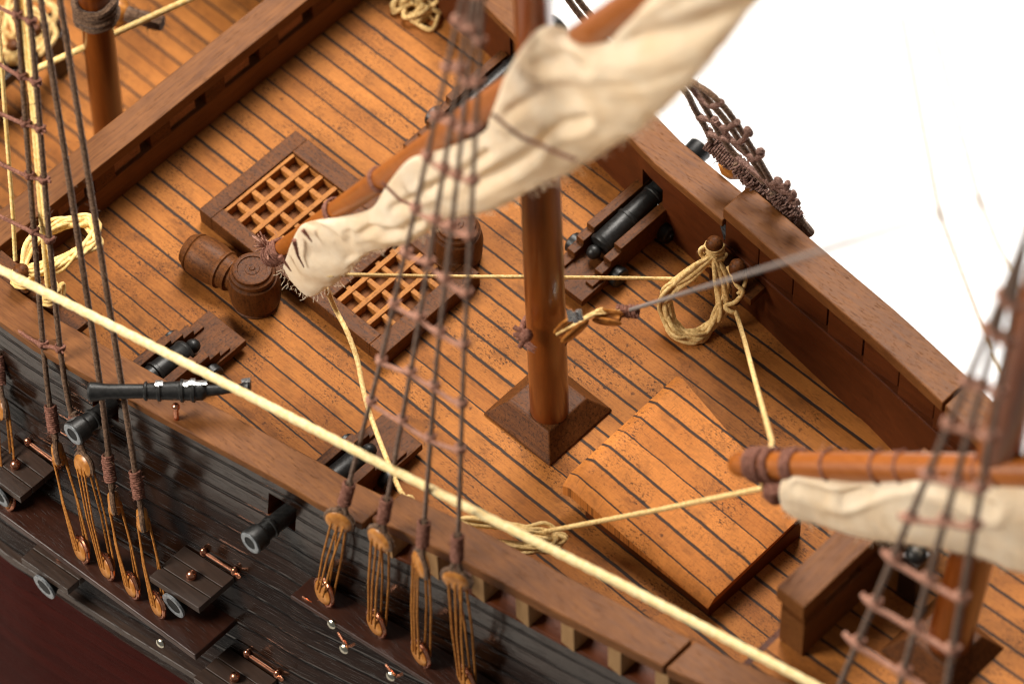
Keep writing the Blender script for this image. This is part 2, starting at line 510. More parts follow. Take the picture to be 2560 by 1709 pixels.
        if bevel:
            bv = o.modifiers.new("bevel", 'BEVEL')
            bv.width, bv.segments, bv.limit_method = bevel, 2, 'ANGLE'
            bv.harden_normals = False
        return o


def tag(o, label, cat, group=None, kind=None):
    if label: o["label"] = label
    if cat: o["category"] = cat
    if group: o["group"] = group
    if kind: o["kind"] = kind
    return o


def empty(name, loc, label=None, cat=None, group=None, parent=None):
    o = bpy.data.objects.new(name, None)
    COL.objects.link(o)
    o.empty_display_size = 0.5
    loc = Vector(loc)
    if parent is not None:
        o.parent = parent
        o.location = loc - Vector(parent['_w'])
    else:
        o.location = loc
    o['_w'] = tuple(loc)
    return tag(o, label, cat, group)


def kids(o): return [c for c in bpy.data.objects if c.parent == o]


def copy_tree(o, parent=None):
    c = o.copy()
    COL.objects.link(c)
    if parent is not None: c.parent = parent
    for ch in kids(o): copy_tree(ch, c)
    return c


# ------------------------------------------------------------------ background: a white sweep under and behind the model
g = MB()
g.add([(-400, -3, -34), (500, -3, -34), (500, 600, -34), (-400, 600, -34)], [(0, 1, 2, 3)])
tag(g.build("backdrop_paper", WHITE), None, None, None, "structure")
g = MB()
g.add([(-400, -55, -34.05), (500, -55, -34.05), (500, 0, -34.05), (-400, 0, -34.05)], [(0, 1, 2, 3)])  # unseen table, toned and cut short to shape the hull's reflections
tag(g.build("hull_sheen_table", TABLE), None, None, None, "structure")

# ------------------------------------------------------------------ the ship's hull, decks, rails
NX = [-30, -8, 1.7, 5.6, 12.6, 20.9, 22.5, 29.6, 34.9, 40.9, 48, 60]
NY = [-7.6, -8.1, -8.0, -7.86, -6.9, -5.55, -5.4, -3.85, -3.05, -1.95, -0.3, 3.5]
FX = [-30, -12, 7.2, 9.5, 18.4, 20.3, 25.9, 30.8, 36, 41.2, 48, 60]
FY = [21.0, 20.6, 19.7, 19.25, 18.1, 17.65, 17.05, 16.4, 15.8, 14.95, 13.4, 9.5]
def ny(x): return interp(NX, NY, x)
def fy(x): return interp(FX, FY, x)
def zr(x): return 3.5 + 0.082 * x
RW = 1.75                       # rail width
RT = 0.55                       # rail thickness
X_RAISE, X_BREAK = 25.4, 42.6   # start of the raised rail, break of the foredeck
FD = 6.0                        # foredeck height
PORTS = [(9.0, 10.6), (19.4, 21.0)]
def bulge(d): return 0.024 * d * d + 0.03 * d if d < 6 else 1.044 + 0.34 * (d - 6)

ship = empty("model_ship", (20, 6, -20), "varnished wooden model sailing ship with planked deck, dark hull and brown rails", "model ship")


def span(a, b, n): return [a + (b - a) * i / n for i in range(n + 1)]


def deck_sheet(x0, x1, z0, z1, name, grow=0.3):
    mb = MB()
    xs = span(x0, x1, 40)
    vs, uv = [], []
    for x in xs:
        z = lerp(z0, z1, (x - x0) / (x1 - x0))
        a, b = ny(x) - grow, fy(x) + grow
        for k in range(2):
            y = (a, b)[k]
            vs.append((x, y, z)); uv.append((x, y))
    fs = [(2 * i, 2 * i + 2, 2 * i + 3, 2 * i + 1) for i in range(len(xs) - 1)]
    mb.add(vs, fs, uv)
    return mb.build(name, DECK, ship)


deck_sheet(-0.6, X_BREAK, 0, 0, "main_deck")
deck_sheet(-45, -1.0, -9, -9, "lower_deck", 2.5)
deck_sheet(X_BREAK - 0.2, 62, FD - 0.6, FD + 1.6, "fore_deck")
mb = MB()
mb.box(X_BREAK - 0.5, X_BREAK - 0.22, -1.7, 14.7, -0.2, FD - 0.65)
mb.build("deck_break", REDWOOD, ship)
mb = MB()
mb.box(-1.2, -0.62, -9, 21, -9.2, -0.03)
mb.build("deck_break", REDWOOD, ship)


def wall(side):
    """outer planking and inner bulwark on one side, with the gun ports left open"""
    f = ny if side < 0 else fy
    xs = sorted(set([round(v, 3) for v in span(-45, 62, 107)] + [v for p in PORTS for v in p] + [X_RAISE]))
    def top(x): return zr(x) - RT if x < X_RAISE else zr(x) - 1.75
    def yo(x, z): return f(x) + side * (RW - 0.18) + side * bulge(max(0.0, zr(x) - z)) if z > -11 else \
        f(x) + side * (RW - 0.18 + bulge(zr(x) + 11)) + side * (0.02 * (-11 - z) - 0.012 * max(0, -30 - z) ** 2)
    def rows(x): return [top(x), 3.35, 1.75, 0.0, -1.2, -2.5, -5, -8, -11, -13.5, -16, -20, -24, -28, -33]
    # outer skin
    for name, lo, hi, mt in (("hull_planking", 0, 8, HULL), ("lower_hull", 8, 14, REDHULL)):
        mb = MB()
        vs, uv, fs = [], [], []
        nr = hi - lo + 1
        for x in xs:
            rw = rows(x)
            for r in range(lo, hi + 1):
                z = rw[r]
                y = yo(x, z) + (side * 0.14 if lo == 0 and r == hi else 0)
                vs.append((x, y, z)); uv.append((x, -z + 0.082 * x))
        for i in range(len(xs) - 1):
            xm = (xs[i] + xs[i + 1]) / 2
            for r in range(nr - 1):
                if lo == 0 and r == 1 and any(p[0] < xm < p[1] for p in PORTS): continue
                q = (i * nr + r, i * nr + r + 1, (i + 1) * nr + r + 1, (i + 1) * nr + r)
                fs.append(q if side < 0 else q[::-1])
        mb.add(vs, fs, uv)
        mb.build(name, mt, ship, smooth=True)
    # inner bulwark
    mb = MB()
    vs, fs = [], []
    for x in xs:
        for z in (top(x), 3.35, 1.75, -0.05):
            vs.append((x, f(x) + side * 0.05, z))
    for i in range(len(xs) - 1):
        xm = (xs[i] + xs[i + 1]) / 2
        for r in range(3):
            if r == 1 and any(p[0] < xm < p[1] for p in PORTS): continue
            q = (i * 4 + r, i * 4 + r + 1, (i + 1) * 4 + r + 1, (i + 1) * 4 + r)
            fs.append(q if side > 0 else q[::-1])
    # top cap of the wall under the open rail
    n0 = len(vs)
    cx = [x for x in xs if x >= X_RAISE]
    for x in cx:
        vs.append((x, f(x) + side * 0.05, top(x))); vs.append((x, yo(x, top(x)), top(x)))
    for i in range(len(cx) - 1):
        fs.append((n0 + 2 * i, n0 + 2 * i + 1, n0 + 2 * i + 3, n0 + 2 * i + 2))
    # port reveals
    for a, b in PORTS:
        n0 = len(vs)
        for x, z in ((a, 1.75), (b, 1.75), (b, 3.35), (a, 3.35)):
            vs.append((x, f(x) + side * 0.05, z)); vs.append((x, yo(x, z), z))
        for k in range(4):
            k2 = (k + 1) % 4
            fs.append((n0 + 2 * k, n0 + 2 * k + 1, n0 + 2 * k2 + 1, n0 + 2 * k2))
    mb.add(vs, fs)
    mb.build("bulwark", REDWOOD, ship)
    return yo


yo_n = wall(-1)
yo_f = wall(1)


def rail(side, x0, x1, dz, name="rail", w=RW, th=RT, mat=WALNUT, inset=0.0):
    f = ny if side < 0 else fy
    mb = MB()
    xs = span(x0, x1, max(2, int((x1 - x0) / 1.2)))
    vs, fs = [], []
    for x in xs:
        z = zr(x) + dz
        a, b = f(x) - side * 0.12 + side * inset, f(x) + side * w
        if side > 0: ya, yb = a, b
        else: ya, yb = b, a
        vs += [(x, ya, z - th), (x, yb, z - th), (x, yb, z), (x, ya, z)]
    for i in range(len(xs) - 1):
        o, p = 4 * i, 4 * i + 4
        fs += [(o, o + 1, p + 1, p), (o + 1, o + 2, p + 2, p + 1), (o + 2, o + 3, p + 3, p + 2), (o + 3, o, p, p + 3)]
    e = 4 * (len(xs) - 1)
    fs += [(3, 2, 1, 0), (e, e + 1, e + 2, e + 3)]
    mb.add(vs, fs)
    return mb.build(name, mat, ship, bevel=0.07)


for sd in (-1, 1):
    rail(sd, -40, X_RAISE - (0.0 if sd > 0 else 0.6), 0.0)
    rail(sd, X_RAISE, 40.6, 1.0, th=0.75)
    rail(sd, 40.75, 60, 1.0, th=0.75)
    f, yo = (ny, yo_n) if sd < 0 else (fy, yo_f)
    # lower lip inside the open rail, and the posts between the openings
    rail(sd, X_RAISE, 60, -1.72, "bulwark_cap", RW - 0.12, 0.16, REDWOOD, 0.0)
    x = X_RAISE + 0.15
    while x < 56:
        mb = MB()
        za, zb = zr(x) - 1.74, zr(x) + 0.27
        a, b = f(x) + sd * (0.12 if sd < 0 else -0.04), f(x) + sd * (RW - 0.16)
        y0, y1 = min(a, b), max(a, b)
        mb.box(x, x + (0.8 if sd < 0 else 2.12), y0, y1, za, zb)
        mb.build("rail_post", POSTW if sd < 0 else REDWOOD, ship, bevel=0.04)
        x += 2.42

# athwart beams: solid sill, posts, top rail (openings between the posts)
def open_beam(x0, x1, y0, y1, z0, h, sill, gap, name):
    e = empty(name, ((x0 + x1) / 2, (y0 + y1) / 2, z0), parent=ship)
    mb = MB(); mb.box(x0, x1 - 0.12, y0, y1, z0, z0 + sill); mb.build("sill", WALNUT_Y, e, bevel=0.05)
    mb = MB(); mb.box(x0 - 0.08, x1, y0 - 0.28, y1 + 0.28, z0 + sill + gap, z0 + h); mb.build("top_rail", WALNUT_Y, e, bevel=0.06)
    y = y0 + 0.0
    while y < y1:
        mb = MB(); mb.box(x0 + 0.02, x1 - 0.14, y, min(y + 1.35, y1), z0 + sill + 0.002, z0 + sill + gap - 0.002)
        mb.build("post", BROWN_Y, e, bevel=0.03)
        ye = min(y + 3.75, y1)
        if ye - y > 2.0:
            mb = MB(); mb.box(x0 + .3, x1 - .34, y + 1.352, ye - .55, z0 + sill + .003, z0 + sill + gap - .003)  # added pale panel in place of light falling on the slot sill
            mb.build("lit_sill_panel", LITSILLW, e, bevel=.03)
        y += 3.75
    return e


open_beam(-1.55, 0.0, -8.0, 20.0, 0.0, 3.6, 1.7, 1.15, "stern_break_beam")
BX = 44.0
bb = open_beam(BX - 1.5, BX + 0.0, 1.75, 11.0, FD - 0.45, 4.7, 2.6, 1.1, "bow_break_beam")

# channels (boards that spread the shrouds) with their nails and chain wires
def channel(x0, x1, z, yout0, yout1, th, name="channel_board", mat=REDDARK):
    mb = MB()
    xs = span(x0, x1, 12)
    vs, fs = [], []
    for i, x in enumerate(xs):
        yi = yo_n(x, z) + 0.3
        y = lerp(yout0, yout1, i / 12)
        vs += [(x, y, z - th), (x, yi, z - th), (x, yi, z), (x, y, z)]
    for i in range(12):
        o, p = 4 * i, 4 * i + 4
        fs += [(o, o + 1, p + 1, p), (o + 1, o + 2, p + 2, p + 1), (o + 2, o + 3, p + 3, p + 2), (o + 3, o, p, p + 3)]
    fs += [(3, 2, 1, 0), (48, 49, 50, 51)]
    mb.add(vs, fs)
    return mb.build(name, mat, ship, bevel=0.06)


CH1Z, CH2Z = -5.6, -0.3
c1 = az(487, 1638, CH1Z); c0 = az(0, 1301, CH1Z)
channel(c0.x - 6, c1.x, CH1Z, c0.y - 0.15, c1.y, 0.5)
d0 = az(750, 1505, CH2Z); d1 = az(1077, 1706, CH2Z)
channel(d0.x - 0.6, d1.x + 4, CH2Z, d0.y - 0.05, d1.y + 0.5, 0.3)
# wales along the side
for z0, h, t in ((-10.6, 0.55, 0.4),):
    mb = MB(); vs, fs = [], []
    xs = span(-20, 40, 40)
    for x in xs:
        z = z0 + 0.03 * x
        y = yo_n(x, z)
        vs += [(x, y - t, z - h / 2), (x, y + .2, z - h / 2), (x, y + .2, z + h / 2), (x, y - t, z + h / 2)]
    for i in range(40):
        o, p = 4 * i, 4 * i + 4
        fs += [(o, o + 1, p + 1, p), (o + 1, o + 2, p + 2, p + 1), (o + 2, o + 3, p + 3, p + 2), (o + 3, o, p, p + 3)]
    mb.add(vs, fs)
    mb.build("wale", DARKW, ship, bevel=0.05)


def hull_hit(u, v):
    """point of the near hull side seen at a photo pixel"""
    y = -9.0
    for _ in range(40):
        p = ay(u, v, y)
        y = lerp(y, yo_n(p.x, max(p.z, -28)), 0.3)
    return ay(u, v, y)


for u, v in ((833, 1556), (864, 1618), (981, 1686), (405, 1604)):
    zz = CH2Z - 0.15 if u > 600 else CH1Z - 0.25
    p = az(u, v, zz)
    mb = MB(); mb.lathe(p + Vector((0, -.05, 0)), (0.15, -1, 0.35), [(0, .24), (.1, .24), (.16, .17), (.18, .02)], 16)
    mb.build("nail", SILVER, ship, smooth=True)
for u, v, u2, v2 in ((846, 1580, 872, 1616), (965, 1660, 992, 1690), (757, 1490, 783, 1508)):
    a, b = az(u, v, CH2Z + 0.05), az(u2, v2, CH2Z - 0.1)
    mb = MB(); mb.tube([a, a.lerp(b, .6) + Vector((0, -.06, .05)), b, b + Vector((.1, .3, .05))], .07, 8)
    mb.build("chain_wire", COPPER, ship, smooth=True)

# ------------------------------------------------------------------ gun ports lids (lower row) and their hinges
def port_lid(ctr_u, ctr_v, z, w=3.0, depth=2.35, hinge=True, tilt=0.0):
    """lid swung out level from the hull, centre of the hinge edge near the given pixel"""
    yq = -10.5
    off = depth if z == "outer" else 0.0      # the pixel marks the middle of the hinge edge, or of the outer edge
    for _ in range(80):
        p = ay(ctr_u, ctr_v, yq - off)
        yq = lerp(yq, yo_n(p.x, p.z), .25)
    z = p.z
    x0, x1 = p.x - w / 2, p.x + w / 2
    yh = yo_n(p.x, z) - 0.02
    sl = (yo_n(x1, z) - yo_n(x0, z)) / w
    e = empty("gun_port_lid", (p.x, yh, z), parent=ship)
    def P(a, b, c): return Vector((p.x + a, yh + a * sl - b, z + c - b * tilt))
    mb = MB(); th = 0.50
    for k in range(3):
        a0, a1 = 0.05 + depth / 3 * k + 0.015, 0.05 + depth / 3 * (k + 1) - 0.015
        mb.hexa([P(-w / 2, a1, -th), P(w / 2, a1, -th), P(w / 2, a0, -th), P(-w / 2, a0, -th)],
                [P(-w / 2, a1, 0), P(w / 2, a1, 0), P(w / 2, a0, 0), P(-w / 2, a0, 0)])
    mb.build("lid_panel", DARKW, e, bevel=0.03)
    mb = MB(); mb.ball(P(0, depth * .52, 0.16), 0.27, 14, 1.2, (0.25, .1, 1)); mb.build("knob", COPPER, e, smooth=True)
    if hinge:
        mb = MB()
        a, b = P(-w * .12, -0.02, .42), P(w * .5, -0.02, .42)
        mb.tube([a, b], .085, 10)
        mb.ball(a, .2, 12, 1.5); mb.ball(b, .2, 12, 1.5)
        mb.tube([b, b + Vector((.45, -.12, .16))], .1, 8)
        mb.build("hinge_pin", COPPER, e, smooth=True)
    return Vector((p.x, p.y, z)), yh, e


def lower_gun(p, yh, z, out=2.5):
    q = Vector((p.x, yh + 0.4, z))
    mb = MB()
    L = out + 0.4
    mb.lathe(q, (0, -1, 0), [(0, .50), (L * .55, .47), (L * .6, .54), (L * .66, .54), (L * .7, .47), (L * .86, .52), (L * .97, .68), (L, .66), (L, .44), (L * .75, .40)], 24)
    return mb


LIDS = ((526, 1400, "hinge", True, "dark cannon muzzle under the lidded port right of the four aft deadeyes"),
        (86, 1126, "hinge", True, "dark cannon muzzle under the port lid at the left picture edge"),
        (634, 1654, "hinge", True, "dark cannon muzzle under the lowest port lid at the bottom edge"),
        (112, 1432, "outer", False, "grey ringed cannon muzzle below the red brown channel board"))
GUNROW = "cannons of the lower gun decks"
for i, (u, v, z, hg, lab) in enumerate(LIDS):
    p, yh, e = port_lid(u, v, z, hinge=hg)
    z = p.z
    gr = empty("cannon", (p.x, yh, z - 1.05), lab, "cannon", GUNROW)
    mb = lower_gun(p, yh, z - 1.05)
    mb.build("gun_barrel", IRON, gr, smooth=True)
    mb = MB(); mb.lathe((p.x, yh - 2.46, z - 1.05), (0, -1, 0), [(0, .52), (.0, .72), (.12, .72), (.14, .66), (.1, .46), (-.1, .46)], 28)
    mb.build("muzzle_ring", GREYM, gr, smooth=True)
    mb = MB(); mb.lathe((p.x, yh - 2.50, z - 1.05), (0, -1, 0), [(0, .40), (.06, .44)], 24); mb.build("bore", BORE, gr)

# ------------------------------------------------------------------ deck cannons on stepped carriages
def make_cannon():
    """built at the origin pointing along -y; the ship's side is at y = -5 or so"""
    e = empty("cannon", (0, 0, 0))
    for s in (-1, 1):
        mb = MB()
        x0, x1 = (0.66, 1.16) if s > 0 else (-1.16, -0.66)
        # stepped cheek: three steps falling to the breech (+y)
        prof = [(-3.3, .38), (2.75, .38), (2.75, .98), (2.1, .98), (2.1, 1.34), (1.45, 1.34), (1.45, 1.70), (.7, 1.70), (.7, 2.02), (-3.3, 2.02)]
        n = len(prof)
        vs = [(x0, a, b) for a, b in prof] + [(x1, a, b) for a, b in prof]
        fs = [tuple(range(n - 1, -1, -1)), tuple(range(n, 2 * n))] + [(i, (i + 1) % n, n + (i + 1) % n, n + i) for i in range(n)]
        mb.add(vs, fs)
        mb.build("cheek", BROWN_Y, e, bevel=0.035)
    mb = MB()
    mb.box(-1.30, 1.30, 1.2, 3.65, .34, .80)
    mb.box(-.90, .90, -3.0, 1.2, .30, .60)
    mb.build("carriage_bed", BROWN_Y, e, bevel=0.04)
    for sx in (-1, 1):
        for y in (-2.3, 1.25):
            mb = MB()
            mb.lathe((sx * 1.17, y, .55), (sx, 0, 0), [(0, .50), (.07, .55), (.44, .55), (.52, .47), (.52, .18), (.60, .15), (.62, .02)], 24)
            mb.build("wheel", IRON, e, smooth=True)
    mb = MB()
    c = 1.50
    pr = [(-1.30, .02), (-1.27, .14), (-1.20, .25), (-1.05, .34), (-.90, .37), (-.76, .33), (-.66, .23), (-.60, .21), (-.55, .30), (-.50, .58), (-.42, .64), (-.30, .66), (-.22, .61),
          (1.4, .57), (1.45, .62), (1.6, .62), (1.65, .55), (3.2, .50), (3.25, .55), (3.38, .55), (3.42, .49), (5.4, .46), (5.45, .53), (5.58, .53), (5.62, .46), (6.0, .48), (6.1, .58), (6.18, .60),
          (6.78, .64), (6.83, .58), (6.83, .33), (6.3, .30)]
    mb.lathe((0, .5, c), (0, -1, 0.12), pr, 28)
    mb.build("gun_barrel", IRON, e, smooth=True)
    mb = MB()
    mb.lathe(Vector((0, .5, c)) + Vector((0, -1, 0.12)).normalized() * 6.80, (0, -1, 0.12), [(0, .57), (.05, .58), (.07, .54), (.05, .35), (-.2, .33)], 28)
    mb.build("muzzle_ring", GREYM, e, smooth=True)
    mb = MB(); mb.lathe(Vector((0, .5, c)) + Vector((0, -1, 0.12)).normalized() * 6.74, (0, -1, 0.12), [(0, .34), (.08, .345)], 24); mb.build("bore", BORE, e)
    return e


CANG = "cannons on the main deck"
can = make_cannon()
spots = ((9.8, -4.85, 0, "black cannon on stepped brown carriage behind the near rail, beside the small swivel gun"),
         (20.2, -3.3, 0, "black cannon on stepped carriage half hidden by the near rail and middle deadeyes"),
         (20.1, 15.1, pi, "black cannon on stepped brown carriage pointing through the far bulwark beside the mast"),
         (9.6, 16.0, pi, "black cannon by the far bulwark, mostly hidden behind the furled sail"))
for i, (x, y, rz, lab) in enumerate(spots):
    o = can if i == 0 else copy_tree(can)
    o.location = (x, y, 0)
    o.rotation_euler = (0, 0, rz)
    tag(o, lab, "cannon", CANG)
mb = MB(); vs, fs = [], []
dm = Vector((0, -1, .12)).normalized(); om = Vector((0, .5, 1.5))
for i_ in range(5):
    for k_ in range(7):
        q_ = pi / 2 + .9 + (-.45 + .9 * k_ / 6) * (1 - .25 * abs(i_ - 2) / 2) + random.uniform(-.05, .05)
        vs.append(om + dm * (6.25 + .5 * i_ / 4) + (Vector((1, 0, 0)) * cos(q_) + Vector((0, .12, .99)) * sin(q_)) * (.625 + .05 * i_ / 4))
for i_ in range(4):
    for k_ in range(6): fs.append((i_ * 7 + k_, i_ * 7 + k_ + 1, i_ * 7 + k_ + 8, i_ * 7 + k_ + 7))
mb.add(vs, fs)
mb.build("worn_patch", WORN, can, smooth=True)

# small swivel gun lying on a copper peg on the near rail
pl, pr_ = az(221, 979, 6.0), az(628, 974, 6.1)
ax_ = (pr_ - pl).normalized()
L = (pr_ - pl).length
sw = empty("swivel_gun", (14.3, -8.2, 5.0), "slim black swivel gun with chipped bright patches on the near rail", "swivel gun")
mb = MB()
prof = [(0, .22), (0, .40), (.10, .47), (.3, .45), (.9, .36), (3.0, .33), (L * .34, .37), (L * .35, .46), (L * .36, .46), (L * .365, .38), (L * .42, .40), (L * .43, .50), (L * .445, .50), (L * .45, .42),
        (L * .56, .45), (L * .57, .55), (L * .585, .55), (L * .59, .46), (L * .63, .48), (L * .64, .56), (L * .655, .56), (L * .66, .46), (L * .70, .47), (L * .715, .40), (L * .73, .28), (L * .80, .25), (L * .92, .18),
        (L * .945, .20), (L * .96, .36), (L * .985, .40), (L, .32), (L * 1.005, .05)]
mb.lathe(pl, ax_, prof, 24)
def bent(v):
    t = (v - pl).dot(ax_) - L * .64
    return v + Vector((0, 0, .062 * t * t - .05 * t)) if t > 0 else v
mb.v = [bent(v) for v in mb.v]
mb.build("gun_barrel", IRON, sw, smooth=True)
for t, w, ang in ((.44, .35, .9), (.60, .4, 1.0), (.645, .3, .9), (.70, .5, .75), (.975, .42, .9)):
    r0 = {.44: .505, .60: .49, .645: .57, .70: .475, .975: .40}[t]
    mb = MB()
    e1 = ax_.cross(Vector((0, 0, 1))).normalized(); e2 = e1.cross(ax_)
    if e2.z < 0: e2 = -e2
    vs, fs = [], []
    for i in range(5):
        for k in range(7):
            q = -ang / 2 + ang * k / 6 + random.uniform(-.08, .08) + 0.35
            tt = L * t + w * (i / 4 - .5) + random.uniform(-.05, .05)
            vs.append(pl + ax_ * tt + (e2 * cos(q) - e1 * sin(q)) * (r0 + .012))
    for i in range(4):
        for k in range(6): fs.append((i * 7 + k, i * 7 + k + 1, i * 7 + k + 8, i * 7 + k + 7))
    mb.add([bent(v) for v in vs], fs)
    mb.build("worn_patch", WORN, sw, smooth=True)
peg = az(440, 1036, 5.0)
mb = MB(); mb.tube([peg + Vector((0, 0, -.5)), peg, peg + Vector((-.05, .1, .5))], .13, 10); mb.ball(peg + Vector((-.05, .1, .5)), .2, 12)
mb.build("peg", COPPER, sw, smooth=True)

# ------------------------------------------------------------------ grating hatch (one long frame, two gratings)
FX0, FX1, FY0, FY1, FZ = 3.9, 16.7, 2.55, 9.2, 1.04
gh = empty("grating_hatch", ((FX0 + FX1) / 2, 5.9, 0), "long low dark brown hatch frame holding two square lattice gratings", "deck hatch")
ops = ((4.75, 8.55), (12.45, 15.75))
ya, yb = 3.38, 8.15
mb = MB()
mb.box(FX0, ops[0][0], FY0, FY1, 0, FZ)
mb.box(ops[0][1], ops[1][0], ya, yb, 0, FZ - .003)
mb.box(ops[1][1], FX1, FY0, FY1, 0, FZ)
mb.box(ops[0][0], ops[1][1], FY0, ya, 0, FZ + .004)
mb.box(ops[0][0], ops[1][1], yb, FY1, 0, FZ + .004)
mb.build("hatch_frame", BROWN, gh, bevel=0.04)
for a, b, x_first, y_first in ((ops[0][0], ops[0][1], 4.83, 3.213), (ops[1][0], ops[1][1], 12.78, 3.31)):
    zt = FZ - .12
    mb = MB()
    x = x_first
    while x < b - .1:
        mb.box(max(x - .135, a + .02), min(x + .135, b - .02), ya + .01, yb - .01, zt - .5, zt + random.uniform(0, .03)); x += 1.0
    y = y_first
    while y < yb + .1:
        mb.box(a + .012, b - .012, max(y - .135, ya + .015), min(y + .135, yb - .015), zt - .46, zt - .05); y += 1.0
    mb.build("grating", LATH, gh, bevel=0.025)
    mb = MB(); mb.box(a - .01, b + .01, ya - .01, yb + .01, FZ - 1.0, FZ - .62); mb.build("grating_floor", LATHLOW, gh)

# ------------------------------------------------------------------ cargo hatch cover
TL, TR, FR_, FL_ = az(1406, 1190, 2.5), az(1692, 929, 1.8), az(2001, 1290, 1.68), az(1770, 1508, 1.35)
hc = empty("hatch_cover", (33, 6, 0), "large raised planked hatch cover with rounded edge in front of the mast", "hatch cover")
mb = MB()
left = (FL_ - TL); left.z = 0; left.normalize()
perp = Vector((-left.y, left.x, 0))
NXg, NYg = 20, 16
R_ = 0.55
vs, uv, fs = [], [], []
for i in range(NXg + 1):
    for j in range(NYg + 1):
        s_, t_ = i / NXg, j / NYg
        p = TL.lerp(FL_, s_).lerp(TR.lerp(FR_, s_), t_)
        w_ = (TL.lerp(FL_, s_) - TR.lerp(FR_, s_)).length
        dl = t_ * w_
        p = p.copy()
        q = p - TL
        v_ = q.dot(perp) / 1.13 + 0.5
        drop = 0.0
        if dl < R_: drop = R_ - sqrt(max(0, R_ * R_ - (R_ - dl) ** 2))
        p.z -= drop * .9
        if i == 0: p.z -= .34
        if i == NXg: p.z -= .05
        vs.append(p); uv.append((q.dot(left), v_))
for i in range(NXg):
    for j in range(NYg):
        o = i * (NYg + 1) + j
        fs.append((o, o + NYg + 1, o + NYg + 2, o + 1))
mb.add(vs, fs, uv)
# skirt
rim = [i * (NYg + 1) for i in range(NXg + 1)] + [NXg * (NYg + 1) + j for j in range(1, NYg + 1)] + \
      [i * (NYg + 1) + NYg for i in range(NXg - 1, -1, -1)] + [j for j in range(NYg - 1, 0, -1)]
top_pts = [vs[k] for k in rim]
n0 = len(mb.v)
mb.add([p for p in top_pts] + [Vector((p.x, p.y, max(0.9, p.z - .75))) for p in top_pts],
       [(i, len(rim) + i, len(rim) + (i + 1) % len(rim), (i + 1) % len(rim)) for i in range(len(rim))],
       [(p.x * .5, .5) for p in top_pts] + [(p.x * .5, .5) for p in top_pts])
lid = mb.build("lid", LID, hc, smooth=True, angle=50)
mb = MB()
B0, B1 = az(1462, 1292, 0), az(1773, 1541, 0)
B2 = az(2001.8, 1339, 0)
B3 = Vector((TR.x + .6, TR.y - .1, 0))
def up(p, t): return Vector((lerp(p.x, t.x, .12), lerp(p.y, t.y, .12), t.z - .14))
TB0 = TL.lerp(FL_, .12)
mb.hexa([B0, B1, B2, B3], [Vector((B0.x, B0.y, TB0.z - .5)), Vector((B1.x, B1.y, FL_.z - .45)), Vector((B2.x, B2.y, FR_.z - .25)), Vector((B3.x, B3.y, TR.z - .25))])
mb.build("coaming", REDWOOD, hc, bevel=0.08)

# ------------------------------------------------------------------ masts
def pyramid(mb, x0, x1, y0, y1, z0, h, tx, foot=0.12):
    b = [(x0, y0), (x1, y0), (x1, y1), (x0, y1)]
    cx, cy = (x0 + x1) / 2, (y0 + y1) / 2
    t = [(cx + (a - cx) * tx, cy + (c - cy) * tx) for a, c in b]
    mb.hexa([(a, c, z0) for a, c in b], [(a, c, z0 + foot) for a, c in b])
    mb.hexa([(a, c, z0 + foot + .001) for a, c in b], [(a, c, z0 + h) for a, c in t])


mast = empty("mast", (24.4, 5.9, 0), "tall varnished main mast rising from a square step amid the planked deck", "mast", "masts")
base = az(1374, 1028, 0.9)
topm = ay(1332, 0, 6.0)
d = (topm - base).normalized()
mb = MB()
mb.lathe(base - d * .6, d, [(0, .93), (4, .93), (12, .92), (22, .86), (32, .80), (52, .68), (75, .55)], 48)
mb.build("pole", MASTW, mast, smooth=True)
mb = MB()
pyramid(mb, 22.06, 26.42, 3.87, 8.21, 0, 1.15, .60)
mb.build("mast_step", BROWN, mast, bevel=0.10)

m2 = empty("mast", (-7.5, 6, -9), "blurred red brown mast standing on the lower deck beyond the stern beam", "mast", "masts")
a, b = ay(283, 405, 6), ay(245, 80, 6)
d = (b - a).normalized()
mb = MB(); mb.lathe(a - d * 1.5, d, [(0, .86), (12, .82), (40, .7), (70, .6)], 36); mb.build("pole", MASTW, m2, smooth=True)
mb = MB(); p = az(290, 420, -9); pyramid(mb, p.x - 1.8, p.x + 2.2, p.y - 1.8, p.y + 2.2, -9, 1.0, .62); mb.build("mast_step", BROWN, m2, bevel=.1)

m3 = empty("mast", (48.5, 6, 6), "out of focus red brown fore mast with square step at lower right", "mast", "masts")
a, b = ay(2371, 1610, 6), ay(2535, 1000, 6)
d = (b - a).normalized()
mb = MB(); mb.lathe(a - d * .8, d, [(0, .98), (14, .95), (40, .75)], 36); mb.build("pole", MASTW, m3, smooth=True)
zb = FD + .3
q0, q1 = az(2216, 1607, zb), az(2533, 1604, zb)
mb = MB(); pyramid(mb, q0.x, q1.x, q0.y - .4, q1.y - .4, zb - .25, 1.3, .58); mb.build("mast_step", BROWN, m3, bevel=.1)

# ------------------------------------------------------------------ turned casks beside the gratings
def cask_profile(h, r):
    return [(0, r * .86), (.06, r * .93), (.20, r * .97), (.26, r * .90), (.32, r * .88), (.38, r * 1.0), (h * .5, r * 1.06), (h - .62, r * .98), (h - .56, r * .86), (h - .50, r * .86), (h - .42, r * .93),
            (h - .26, r * .90), (h - .2, r * .80), (h - .02, r * .78), (h, r * .74), (h, r * .60), (h - .06, r * .575), (h - .06, r * .30), (h - .03, r * .28), (h - .03, r * .12), (h + .02, r * .09), (h + .03, r * .02)]


